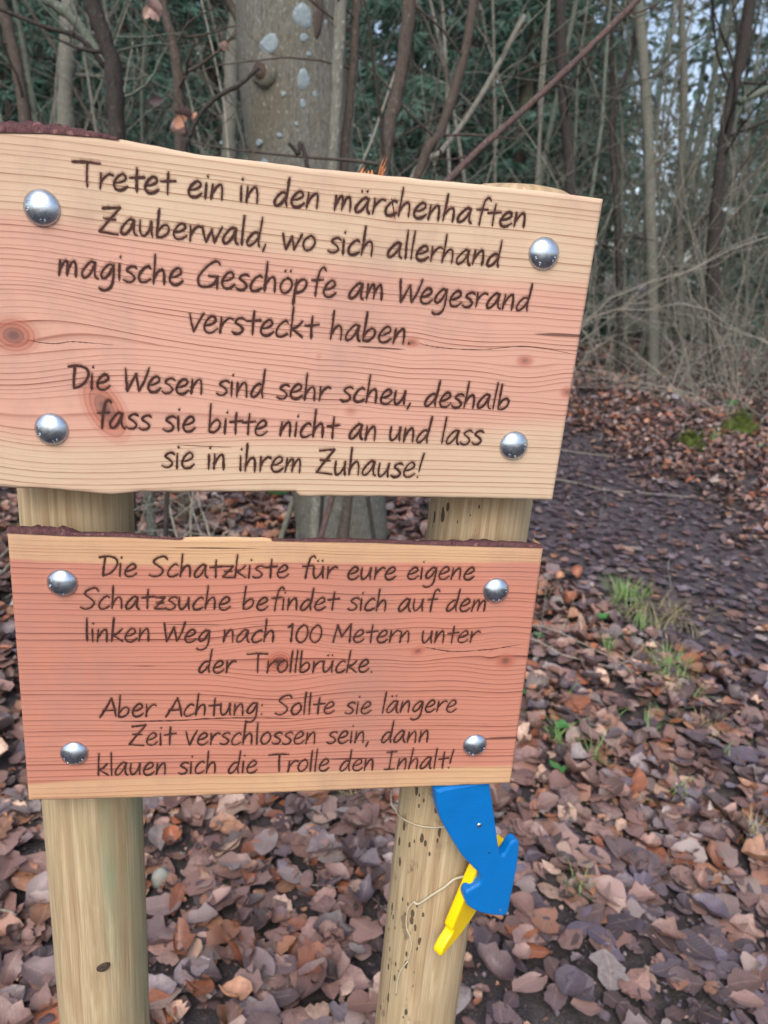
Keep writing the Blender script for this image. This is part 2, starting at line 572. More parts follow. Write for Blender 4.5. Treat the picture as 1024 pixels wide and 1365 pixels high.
m, n, b = new_mat('forest_soil')
v = mapping(n, (1, 1, 1))
f = noise(n, v, 26, 8, 0.7)
big = noise(n, v, 1.4, 4)
f = math_(n, 'MULTIPLY', math_(n, 'ADD', f, noise(n, v, 160, 5, 0.7)), 0.5)
c = ramp(n, f, [(0.36, lin(34, 29, 30)), (0.5, lin(66, 58, 58)), (0.6, lin(92, 82, 80)), (0.7, lin(124, 108, 100))])
c = mixc(n, ramp(n, big, [(0.4, 0), (0.7, 0.4)]), c, lin(84, 74, 76))
mud = N(n, 'ShaderNodeAttribute', attribute_name='mud').outputs['Fac']
c = mixc(n, math_(n, 'MULTIPLY', mud, 0.75), c, mixc(n, ramp(n, noise(n, v, 22, 7, 0.75), [(0.38, 0), (0.62, 1)]), lin(44, 40, 44), lin(104, 94, 100)))
n.links.new(c, b.inputs['Base Color'])
n.links.new(math_(n, 'SUBTRACT', 0.75, math_(n, 'MULTIPLY', mud, 0.3)), b.inputs['Roughness'])
bump(n, b, f, 1.0, 0.02)
M['soil'] = m
m, n, b = new_mat('grey_stone')
n.links.new(mixc(n, noise(n, mapping(n, (40, 40, 40)), 1, 5), lin(150, 150, 142), lin(96, 96, 84)), b.inputs['Base Color'])
b.inputs['Roughness'].default_value = 0.8
M['stone'] = m

# ------------------------------------------------------------------ forest floor
def axis_pts(lo, hi, near_lo, near_hi, dn, df):
    a = np.arange(near_lo, near_hi, dn)
    l = np.arange(near_lo - df, lo - df, -df)[::-1]
    r = np.arange(near_hi, hi + df, df)
    return np.concatenate([l, a, r])


gx = axis_pts(-90, 90, -6, 9, 0.08, 3)
gy = axis_pts(-60, 110, 0, 13, 0.08, 3)
GX, GY = np.meshgrid(gx, gy, indexing='xy')
GZ = gz(GX, GY)
rough = np.array([mnoise.noise((x * 5, y * 5, 0)) for x, y in zip(GX.ravel(), GY.ravel())]).reshape(GX.shape)
GZ = GZ + rough * 0.015 - 0.012
nx, ny = len(gx), len(gy)
i = np.arange(ny - 1)[:, None] * nx
j = np.arange(nx - 1)[None]
Q = np.stack([i + j, i + j + 1, i + nx + j + 1, i + nx + j], -1).reshape(-1, 4)
gme = fastmesh('forest_floor', np.stack([GX, GY, GZ], -1).reshape(-1, 3), Q, True)
attr(gme, 'mud', np.maximum(path_mask(GX, GY), 0).ravel())
ground = obj('forest_floor', gme, M['soil'])
tag(ground, 'dark leaf strewn soil of the forest floor', kind='structure')


# ------------------------------------------------------------------ leaves
def leaf_template(ns, nc, r, curl=0.3, cup=0.3):
    """one beech leaf, 1 long, in its own frame"""
    t = np.linspace(0, 1, ns)
    u = np.linspace(-1, 1, nc)
    wd = r.uniform(0.28, 0.40) * np.sin(np.pi * t ** r.uniform(0.80, 1.0)) ** r.uniform(.5, .66)
    wd[0] = wd[-1] = 0.012
    T, U = np.meshgrid(t, u, indexing='ij')
    rag = r.choice([0.05, 0.10, 0.22])
    W = wd[:, None] * (1 + rag * r.standard_normal((ns, nc)) * (np.abs(u)[None] > 0.9))
    if r.random() < .3:                       # a bite or a torn side
        W[r.integers(2, ns - 1):, 0 if r.random() < .5 else -1] *= r.uniform(.3, .7)
    x = (T - 0.5) + 0.04 * r.standard_normal() * np.abs(U)
    y = U * W + r.uniform(-.09, .09) * np.sin(np.pi * T)
    cz = r.uniform(-0.6, 1.0) * curl
    z = cz * (2 * (T - 0.5)) ** 2 * 0.55 + r.uniform(-0.35, 1.0) * cup * np.abs(U) ** 1.6 * W * 1.7
    z += 0.025 * np.sin(T * r.uniform(8, 15) + r.uniform(0, 6)) * np.abs(U) + 0.04 * r.standard_normal() * U * T
    # rolled tip
    roll = r.uniform(0, 1) ** 3 * 0.5
    z += roll * np.maximum(T - 0.6, 0) ** 1.5
    V = np.stack([x, y, z], -1).reshape(-1, 3)
    i = np.arange(ns - 1)[:, None] * nc
    j = np.arange(nc - 1)[None]
    Q = np.stack([i + j, i + nc + j, i + nc + j + 1, i + j + 1], -1).reshape(-1, 4)
    luv = np.stack([U, T, 0 * T], -1).reshape(-1, 3)
    return V, Q, luv


PAL = np.array([lin(*c) for c in [(150, 118, 108), (120, 94, 88), (104, 86, 88), (92, 82, 90), (166, 120, 92), (136, 104, 94), (150, 138, 134), (190, 158, 138), (84, 68, 66), (124, 112, 114), (152, 92, 64), (66, 56, 58), (92, 84, 98), (112, 102, 112)]])
PW_LIT = np.array([.14, .15, .11, .06, .09, .15, .05, .05, .10, .05, .085, .09, .0, .02])
PW_PATH = np.array([.03, .06, .14, .20, .01, .05, .03, .012, .07, .06, .01, .08, .16, .12])
PW_LIT /= PW_LIT.sum(); PW_PATH /= PW_PATH.sum()


def rot_mats(yaw, tx, ty):
    cz, s_z = np.cos(yaw), np.sin(yaw)
    cx, sx = np.cos(tx), np.sin(tx)
    cy, sy = np.cos(ty), np.sin(ty)
    n = len(yaw)
    Rz = np.zeros((n, 3, 3)); Rz[:, 0, 0] = cz; Rz[:, 0, 1] = -s_z; Rz[:, 1, 0] = s_z; Rz[:, 1, 1] = cz; Rz[:, 2, 2] = 1
    Rx = np.zeros((n, 3, 3)); Rx[:, 0, 0] = 1; Rx[:, 1, 1] = cx; Rx[:, 1, 2] = -sx; Rx[:, 2, 1] = sx; Rx[:, 2, 2] = cx
    Ry = np.zeros((n, 3, 3)); Ry[:, 1, 1] = 1; Ry[:, 0, 0] = cy; Ry[:, 0, 2] = sy; Ry[:, 2, 0] = -sy; Ry[:, 2, 2] = cy
    return Rx @ Ry @ Rz


def sector(nn, r0, r1, a0=-58, a1=72):
    a = np.radians(rng.uniform(a0, a1, nn))
    r = np.sqrt(rng.uniform(r0 * r0, r1 * r1, nn))
    return r * np.sin(a), r * np.cos(a)


TPL = [leaf_template(9, 5, rng, 0.3, 0.42) for _ in range(30)]
TPL_MID = [leaf_template(6, 3, rng, 0.4, 0.6) for _ in range(24)]
TPL_FAR = [leaf_template(4, 3, rng, 0.5, 0.6) for _ in range(16)]


def press(x, y):
    """where feet have pressed the litter flat: the path and the trodden spot beside the posts"""
    a = np.exp(-(((x - 1.0) / 0.42) ** 4 + ((y - 1.05) / 0.42) ** 4)) * .85
    b2 = np.exp(-(((x - 1.75) / 0.40) ** 2 + ((y - 1.9) / 0.55) ** 2)) * .7
    return np.maximum(path_mask(x, y), np.maximum(a, b2))


def bare(x, y):
    """patches where mud shows through"""
    a = np.exp(-(((x - 0.66) / 0.36) ** 2 + ((y - 1.0) / 0.26) ** 2))
    b2 = np.exp(-(((x - 0.10) / 0.12) ** 2 + ((y - 1.10) / 0.16) ** 2))
    return np.clip(a * 1.1 + b2 * 0.8, 0, 1)


LV, LQ, LC, LU = [], [], [], []
lbase = 0


def scatter(nn, r0, r1, tpl, smin, smax, zmax, tilt):
    global lbase
    x, y = sector(nn, r0, r1)
    pm = press(x, y)
    keep = rng.random(nn) > np.maximum(bare(x, y) * 0.8, path_mask(x, y) * .44)
    x, y, pm = x[keep], y[keep], pm[keep]
    nn = len(x)
    rel = rng.random(nn) ** 1.3
    size = (smin + (smax - smin) * rng.random(nn) ** 1.35) * (1 - 0.16 * pm * (y > 2))
    tl = tilt * (0.35 + 0.65 * rel) * (1 - 0.8 * pm)
    R = rot_mats(rng.uniform(0, 2 * math.pi, nn), rng.normal(0, 1, nn) * tl, rng.normal(0, 1, nn) * tl)
    # slope of the floor
    z = gz(x, y) + rel * zmax * (1 - 0.75 * pm) + 0.002
    which = rng.integers(0, len(tpl), nn)
    isp = rng.random(nn) < pm
    ci = np.where(isp, rng.choice(len(PAL), nn, p=PW_PATH), rng.choice(len(PAL), nn, p=PW_LIT))
    col = PAL[ci] * rng.uniform(0.45, 1.18, (nn, 1)) * (1 + .06 * (1 - pm[:, None]))
    steep = rng.random(nn) < .16
    tl = np.where(steep, tl * 2.6, tl)
    R = rot_mats(rng.uniform(0, 2 * math.pi, nn), rng.normal(0, 1, nn) * tl, rng.normal(0, 1, nn) * tl)
    flat = (1 - 0.55 * pm) * np.where(rng.random(nn) < .22, 2.3, .7)
    for k, (V, Qk, luv) in enumerate(tpl):
        idx = np.where(which == k)[0]
        if not len(idx): continue
        P = V[None] * np.array([1, 1, 1])[None, None] * size[idx, None, None]
        P[..., 2] *= flat[idx, None]
        P = np.einsum('nij,nkj->nki', R[idx], P) + np.stack([x[idx], y[idx], z[idx]], -1)[:, None]
        m_ = len(V)
        LV.append(P.reshape(-1, 3))
        LQ.append((Qk[None] + (lbase + np.arange(len(idx)) * m_)[:, None, None]).reshape(-1, 4))
        cc = np.ones((len(idx), m_, 4)); cc[..., :3] = col[idx, None]
        LC.append(cc.reshape(-1, 4))
        LU.append(np.broadcast_to(luv[None], (len(idx), m_, 3)).reshape(-1, 3))
        lbase += len(idx) * m_


scatter(9000, 0.35, 2.3, TPL_FAR, 0.006, 0.018, 0.008, 0.5)
scatter(1700, 0.35, 2.1, TPL, 0.018, 0.045, 0.010, 0.3)
scatter(3300, 0.35, 2.1, TPL, 0.042, 0.105, 0.020, 0.17)
scatter(13000, 2.1, 4.2, TPL_MID, 0.034, 0.105, 0.03, 0.32)
scatter(36000, 4.2, 8.0, TPL_FAR, 0.042, 0.085, 0.04, 0.5)
scatter(34000, 8.0, 14.0, TPL_FAR, 0.06, 0.12, 0.06, 0.6)
me = fastmesh('leaf_litter', np.vstack(LV), np.vstack(LQ), True)
attr(me, 'leafcol', np.vstack(LC), 'FLOAT_COLOR')
attr(me, 'luv', np.vstack(LU), 'FLOAT_VECTOR')
tag(obj('leaf_litter', me, M['leaf']), 'thick brown and violet litter of fallen beech leaves all over the forest floor', 'leaf litter', kind='stuff')

# the largest single leaves: each one a piece of the floor
big_meshes = []
for k in range(18):
    V, Qk, luv = leaf_template(9, 5, rng, 0.36, 0.5)
    me = fastmesh('leaf', V, Qk, True)
    attr(me, 'luv', luv, 'FLOAT_VECTOR')
    me.materials.append(M['leaf_obj'])
    big_meshes.append(me)


def screen(p):
    d = Vector(p) - CAM
    return 512 + FPX * d.dot(RX) / d.dot(FX), 682.5 - FPX * d.dot(UX) / d.dot(FX)


def on_sign(px, py):
    if 0 < px < 690 + (1050 - py) * 0.15 and 150 < py < 1060: return True
    return (60 < px < 205 or 500 + (1365 - py) * .12 < px < 690) and py > 1000


cnt = 0
while cnt < 290:
    x, y = sector(1, 0.85, 2.9, -25, 60)
    x, y = float(x[0]), float(y[0])
    z = float(gz(x, y))
    px, py = screen((x, y, z))
    if not (-20 < px < 1044 and py < 1400) or on_sign(px, py): continue
    pmk = float(press(x, y))
    if random.random() < pmk * 0.45 or random.random() < float(bare(np.array(x), np.array(y))) * 0.7: continue
    o = bpy.data.objects.new('leaf', random.choice(big_meshes))
    s = random.uniform(0.055, 0.105) * (1 - 0.2 * pmk)
    o.scale = (s, s * random.uniform(0.85, 1.15), s * random.uniform(0.5, 1.0))
    o.rotation_euler = (random.gauss(0, 0.17) * (1 - .6 * pmk), random.gauss(0, 0.17) * (1 - .6 * pmk), random.uniform(0, 6.28))
    o.location = (x, y, z + random.uniform(0.014, 0.024) * (1 - 0.7 * pmk))
    link(o, ground)
    cnt += 1

# ------------------------------------------------------------------ the signpost
sign = empty('wooden_sign', (0, D + 0.05, 0))
tag(sign, 'two engraved larch boards bolted one above the other on two round wooden posts', 'sign')


def P3(o):
    return Vector(o) - sign.location


def post(top_px, base_px, r, ztop, seed, fleck, green, name='post'):
    Yc = D + 0.028 + r
    A, B = at(*top_px, Yc), at(*base_px, Yc)
    sl_ = (B - A) / (B.z - A.z)
    T = A + sl_ * (ztop - A.z)
    G = A + sl_ * (-0.25 - A.z)
    K, H = 64, 150
    rr = np.random.default_rng(seed)
    an = np.arange(K) * 2 * math.pi / K
    V, wrap, gr, fl = [], [], [], []
    levels = list(np.linspace(0, 1, H))
    for li, t in enumerate(levels):
        c = G.lerp(T, t)
        for a_ in an:
            q = mnoise.noise((math.cos(a_) * 1.3 + seed, math.sin(a_) * 1.3, c.z * 2.5))
            q2 = mnoise.noise((math.cos(a_) * 5 + seed, math.sin(a_) * 5, c.z * 3))
            R_ = r * (1 + 0.018 * q + 0.006 * q2)
            V.append((c.x + R_ * math.cos(a_), c.y + R_ * math.sin(a_), c.z))
            wa = (a_ + math.pi / 2) % (2 * math.pi) - math.pi if False else ((a_ - math.pi / 2) % (2 * math.pi)) - math.pi
            wrap.append((wa * r, c.z, 0))
            gr.append(green(wa, c.z))
            fl.append(fleck(wa, c.z))
    # rounded shoulder and top
    for k, (dr, dz) in enumerate([(0.975, 0.004), (0.90, 0.008), (0.75, 0.011), (0.45, 0.013), (0.15, 0.0135)]):
        for a_ in an:
            V.append((T.x + r * dr * math.cos(a_), T.y + r * dr * math.sin(a_), T.z + dz + 0.0007 * mnoise.noise((a_ * 3, k, seed))))
            wrap.append((a_ * 0.01, T.z + dz, 0.0)); gr.append(0); fl.append(0)
    nl = H + 5
    i = np.arange(nl - 1)[:, None] * K
    j = np.arange(K)[None]
    Qp = np.stack([i + j, i + (j + 1) % K, i + K + (j + 1) % K, i + K + j], -1).reshape(-1, 4)
    V = np.array(V) - np.array(sign.location)
    capi = np.arange(K)[None] + (nl - 1) * K
    me = fastmesh(name, V, [Qp, capi], True)
    attr(me, 'wrap', wrap, 'FLOAT_VECTOR')
    attr(me, 'green', gr)
    attr(me, 'flecks', fl)
    return obj(name, me, M['post'], sign), A, sl_


POSTTOP = at(700, 247, D + 0.06).z - 0.0125


def left_green(wa, z):
    return (0.9 if 0.35 < wa < 1.7 else 0.12) * (0.6 + 0.4 * math.sin(z * 7 + 1))


pL, aL, sL = post((104, 680), (141, 1365), 0.0455, 1.56, 3, lambda wa, z: 0.0, left_green)
pL['label'] = 'left post with a small knot and green streaks'
pR, aR, sR = post((638, 690), (552, 1365), 0.0465, POSTTOP, 11, lambda wa, z: max(0, 1 - abs(wa + 0.85) / 0.85) * 1.2, lambda wa, z: 0.1)
pR['label'] = 'right post with black flecks down one side'

# knot on the left post
kp = at(137, 1290, D + 0.0285)
kb = MB()
an = np.linspace(0, 2 * math.pi, 21)[:-1]
ringv = [[(0, 0, 0)]]
V = [(0, -0.0008, 0)]
for rr_, dy in ((0.0028, -0.0008), (0.0048, -0.0012), (0.0056, 0.0006), (0.006, 0.003)):
    V += [(rr_ * 1.15 * math.cos(a), dy, rr_ * 0.85 * math.sin(a) + 0.2 * rr_ * math.cos(a)) for a in an]
Tt = [(0, 1 + (k + 1) % 20, 1 + k) for k in range(20)]
Qk = [(1 + l * 20 + k, 1 + l * 20 + (k + 1) % 20, 21 + l * 20 + (k + 1) % 20, 21 + l * 20 + k) for l in range(3) for k in range(20)]
kb.add(V, Qk, Tt)
ko = obj('knot', kb.mesh('knot'), M['scar'], pL)
ko.location = P3(kp)


class Board:
    """a board standing in the plane y = D, drawn over a fine grid that carries the grain"""

    def __init__(self, name, mat, left, right, top, bot, knots, heart, seed, widths, thick=0.026, right_low=None, left_low=None, wane=0.0):
        self.knots = knots
        nx_, nz_ = 260, 130
        inset = 0.0013
        us = np.concatenate([[0], np.linspace(0.0035, 0.9965, nx_ - 2), [1]])
        vs = np.concatenate([[0], np.linspace(0.007, 0.993, nz_ - 2), [1]])
        U_, V_ = np.meshgrid(us, vs, indexing='xy')
        xl = left + (left_low - left) * (1 - V_)
        xr = right + (right_low - right) * (1 - V_)
        X = xl + (xr - xl) * U_
        tx, tz = zip(*top); bx, bz = zip(*bot)
        zt = np.interp(X, tx, tz) + np.array([0.0006 * mnoise.noise((x * 60, seed, 0)) + 0.0009 * mnoise.noise((x * 17, seed, 3)) for x in X.ravel()]).reshape(X.shape)
        zb = np.interp(X, bx, bz) + np.array([0.0005 * mnoise.noise((x * 70, seed, 7)) for x in X.ravel()]).reshape(X.shape)
        Z = zb + (zt - zb) * V_
        Yg = np.full(X.shape, D)
        edge = (U_ == 0) | (U_ == 1) | (V_ == 0) | (V_ == 1)
        Yg[edge] += inset
        flat = np.stack([X.ravel(), Z.ravel()], 1)
        s = Z.copy(); knot = np.zeros(X.shape); kring = np.zeros(X.shape)
        wv = np.array([0.006 * mnoise.noise((x * 3.2, z * 7, seed)) + 0.0011 * mnoise.noise((x * 9, z * 30, seed + 5)) + .00018 * mnoise.noise((x * 40, z * 60, seed)) for x, z in flat]).reshape(X.shape)
        s = s + wv
        for (kx, kz, kr, kw, stretch, power) in knots:
            ca, sa = math.cos(kw), math.sin(kw)
            dx, dz = X - kx, s - kz
            bow = kr * 1.15 * power * np.exp(-(dx / (3.0 * kr * stretch)) ** 2) * np.exp(-np.abs(dz) / (4.5 * kr))
            s = kz + dz - bow * np.tanh(dz / (1.3 * bow + 1e-6))
            ddx, ddz = X - kx, Z - kz
            e = np.hypot((ddx * ca + ddz * sa) / (kr * stretch), (-ddx * sa + ddz * ca) / kr)
            mk = 1 - sm(e, 0.55, 1.15)
            upd = mk > knot
            kring = np.where(upd, e, kring)
            knot = np.maximum(knot, mk * min(1, power))
        zmin = min(bz) - 0.05
        wr = np.random.default_rng(seed)
        wd = wr.uniform(widths[0], widths[1], 400)
        edges_ = zmin + np.concatenate([[0], np.cumsum(wd)])
        phase = np.interp(s, edges_, np.arange(401))
        hw = heart(X, Z, s)
        nv = nx_ * nz_
        i = np.arange(nz_ - 1)[:, None] * nx_
        j = np.arange(nx_ - 1)[None]
        Qf = np.stack([i + j, i + j + 1, i + nx_ + j + 1, i + nx_ + j], -1).reshape(-1, 4)
        # back outline and rim
        loop = [k for k in range(nx_)] + [nx_ * (r_ + 1) + nx_ - 1 for r_ in range(nz_ - 1)] + [nx_ * (nz_ - 1) + k for k in range(nx_ - 2, -1, -1)] + [nx_ * r_ for r_ in range(nz_ - 2, 0, -1)]
        loop = np.array(loop)
        Vf = np.stack([X, Yg, Z], -1).reshape(-1, 3)
        back = Vf[loop].copy(); back[:, 1] = D + thick
        back[nx_ + nz_ - 2:2 * nx_ + nz_ - 2, 2] -= wane
        self.wane = wane
        ax = np.concatenate([phase.ravel(), phase.ravel()[loop]])
        L = len(loop)
        a0 = np.arange(L); a1 = (a0 + 1) % L
        Qr = np.stack([loop[a0], nv + a0, nv + a1, loop[a1]], -1)
        # back face as column strips: bottom row index k <-> top row index
        bot_i = nv + np.arange(nx_)
        top_i = nv + (nx_ - 1 + nz_ - 1) + np.arange(nx_)      # runs right to left
        top_i = top_i[::-1]
        Qb = np.stack([bot_i[:-1], top_i[:-1], top_i[1:], bot_i[1:]], -1)
        self.origin = np.array([0.5 * (left + right), D, 0.5 * (tz[0] + bz[0])])
        allv = np.vstack([Vf, back]) - np.array(self.origin)
        me = fastmesh(name, allv, [Qf, Qr, Qb], False)
        attr(me, 'ring', ax)
        attr(me, 'heartwood', np.concatenate([hw.ravel(), hw.ravel()[loop]]))
        attr(me, 'knot', np.concatenate([knot.ravel(), knot.ravel()[loop]]))
        attr(me, 'knot_ring', np.concatenate([kring.ravel(), kring.ravel()[loop]]))
        self.o = obj(name, me, mat, sign)
        self.o.location = Vector(self.origin) - sign.location
        self.tx, self.tz = tx, tz

    def loc(self, p):
        return Vector(p) - Vector(self.origin)


def bpt(px, py):
    p = at(px, py, D)
    return p.x, p.z


def knot(px, py, rpx, ang=0.0, stretch=1.3, power=1.0):
    x, z = bpt(px, py)
    return (x, z, rpx * D / FPX * 1.02, ang, stretch, power)


def lines(pts, ext_l=None, ext_r=None):
    q = [bpt(*p) for p in pts]
    if ext_l is not None: q = [(ext_l, q[0][1] + 0.0005)] + q
    if ext_r is not None: q = q + [(ext_r, q[-1][1])]
    return q


XL = -0.347 * D
up_top = lines([(0, 175), (60, 176), (130, 181), (165, 186), (200, 193), (260, 205), (330, 213), (420, 224), (520, 234), (600, 242), (700, 252), (805, 265)], XL - .02, 0.5)
up_bot = lines([(0, 650), (60, 652), (100, 656), (150, 660), (190, 656), (300, 656), (394, 656), (400, 662), (480, 662), (600, 664), (737, 667)], XL - .02, 0.5)


def heart_up(X, Z, s):
    zc1 = np.interp(X, *zip(*[bpt(0, 290), bpt(150, 315), bpt(300, 330), bpt(500, 360), bpt(780, 380)]))
    zc2 = np.interp(X, *zip(*[bpt(0, 565), bpt(150, 575), bpt(400, 590), bpt(560, 585), bpt(750, 565)]))
    t = sm(s + 0.4 * (Z - s), zc1 + 0.008, zc1 - 0.008)
    t = 1 - sm(s + 0.4 * (Z - s), zc1 - 0.008, zc1 + 0.010)
    b_ = sm(s, zc2 - 0.008, zc2 + 0.014)
    return t * b_


up = Board('sign_board', M['board_up'], XL, bpt(805, 265)[0], up_top, up_bot,
           [knot(18, 447, 24, 0, 1.3), knot(140, 545, 26, -1.1, 1.9, 0.9), knot(700, 481, 9, 0, 1.5, 0.8), knot(756, 523, 9, 0, 1.2, .8),
            knot(549, 456, 7, 0, 1.5, 0.9), knot(468, 548, 7, 0, 1.4, .5), knot(526, 285, 5, 1.4, 2.2, 0.6), knot(110, 290, 9, 0, 2.0, 0.12), knot(425, 475, 4, 0, 1, .4)],
           heart_up, 4, (0.0022, 0.0056), right_low=bpt(737, 667)[0], left_low=XL - 0.001)
up.o['label'] = 'upper board, pale at its top and bottom edges'

lo_top = lines([(9, 709), (50, 711), (90, 713), (160, 714), (238, 718), (250, 716), (310, 716.5), (352, 717), (364, 719.5), (500, 722), (600, 726), (725, 729)], -0.25, 0.5)
lo_bot = lines([(38, 1068), (200, 1064), (420, 1056), (560, 1050), (681, 1045)], -0.25, 0.5)


def heart_lo(X, Z, s):
    zc1 = np.interp(X, *zip(*[bpt(0, 742), bpt(200, 752), bpt(400, 753), bpt(730, 752)]))
    zc2 = np.interp(X, *zip(*[bpt(0, 1052), bpt(120, 1042), bpt(400, 1030), bpt(560, 1026), bpt(700, 1020)]))
    return (1 - sm(s, zc1 - 0.0012, zc1 + 0.0012)) * sm(s, zc2 - 0.001, zc2 + 0.0025)


lo = Board('sign_board', M['board_low'], bpt(9, 709)[0], bpt(725, 729)[0], lo_top, lo_bot,
           [knot(372, 882, 20, 0.4, 1.15, 1.0), knot(557, 868, 9, 0.3, 1.3, .8), knot(674, 881, 14, 0.0, 1.3, 0.9), knot(655, 866, 4, 0, 1, .5), knot(180, 946, 5, 0, 3.0, .6)],
           heart_lo, 21, (0.0022, 0.0075), wane=0.009, right_low=bpt(681, 1045)[0], left_low=bpt(38, 1068)[0])
lo.o['label'] = 'lower board, salmon red with narrow pale edges and a bark rim along its top'

# ------------------------------------------------------------------ bark rims
def bark_rim(board, pts, name='bark_strip', mat='bark_red', seed=1, depth=0.026, y0=-0.0008):
    """pts: (px, thickness m) along the board's top edge"""
    xs = [bpt(p[0], p[1])[0] for p in pts]
    hs = [p[2] for p in pts]
    X = np.linspace(xs[0], xs[-1], 150)
    nzr = lambda x, k: mnoise.noise((x * 90, k * 1.7 + seed, 0)) * 0.6 + mnoise.noise((x * 240, k * 3.1 + seed, 4)) * 0.4
    rows = []
    prof = [(y0, -0.0012), (y0 + 0.0003, 0.35), (0.003, 0.8), (0.009, 1.0), (0.017, 0.9), (depth, 0.45), (depth, -0.002)]
    for k, (dy0, fz) in enumerate(prof):
        r_ = []
        for x in X:
            h = np.interp(x, xs, hs)
            zt = np.interp(x, board.tx, board.tz) + 0.0005 - board.wane * (dy0 / depth if dy0 > 0 else 0)
            zz = zt + (fz if fz < 0 else fz * h * (1 + 0.9 * nzr(x, k)) + (0.0002 if h < 0.0005 else 0))
            fe = min(1, max(.12, (x - xs[0]) / .03 if hs[0] == 0 else 1, 0)) * min(1, max(.12, (xs[-1] - x) / .03 if hs[-1] == 0 else 1))
            dy = dy0 * (fe if dy0 > .004 else 1)
            r_.append((x, D + dy + (0.0022 * nzr(x, k + 20) if 0 < k < 6 else 0), zz))
        rows.append(r_)
    V = np.array(rows).reshape(-1, 3) - np.array(board.origin)
    nX, nr = len(X), len(prof)
    i = np.arange(nr - 1)[:, None] * nX
    j = np.arange(nX - 1)[None]
    Qb = np.stack([i + j, i + j + 1, i + nX + j + 1, i + nX + j], -1).reshape(-1, 4)
    return obj(name, fastmesh(name, V, Qb, False), M[mat], board.o)


bark_rim(up, [(-20, 170, 0.0072), (20, 172, 0.0066), (60, 176, 0.0056), (90, 178, 0.0045), (125, 180, 0.0030), (150, 183, 0.0008), (158, 185, 0.0)], seed=2)
bark_rim(lo, [(9, 709, 0.0042), (40, 711, 0.0052), (70, 712, 0.0050), (92, 713, 0.0044), (102, 713, 0.002), (160, 714, 0.0022), (200, 716, 0.0010), (244, 718, 0.0)], seed=5)
bark_rim(lo, [(362, 719, 0.0), (420, 720, 0.0016), (500, 722, 0.0018), (560, 724, 0.0012), (600, 726, 0.0035), (680, 728, 0.0042), (724, 729, 0.0022)], seed=8)


def splinter(board, px, py, w_, h_, lean, mat='splinter', dy=0.008):
    p = at(px, py, D)
    mb = MB()
    for k in range(4):
        dx = (k - 1.5) * w_ / 4
        hh = h_ * random.uniform(0.5, 1.0)
        b0 = Vector((p.x + dx, D + dy + random.uniform(-.002, .002), p.z - 0.003))
        q = [b0, b0 + Vector((lean * hh * .4, 0, hh * 0.6)), b0 + Vector((lean * hh + random.uniform(-.001, .001), random.uniform(-.002, .002), hh))]
        mb.tube([np.array(x) - board.origin for x in q], [w_ / 6, w_ / 8, w_ / 30], 4)
    return obj('splinter', mb.mesh('splinter', False), M[mat], board.o)


splinter(up, 490, 232, 0.010, 0.0085, 0.1)
splinter(up, 509, 234, 0.004, 0.018, 0.15)
splinter(up, 702, 254, 0.006, 0.007, -0.3, 'bark_pale')
splinter(up, 236, 201, 0.005, 0.004, 0.2, 'bark_pale')

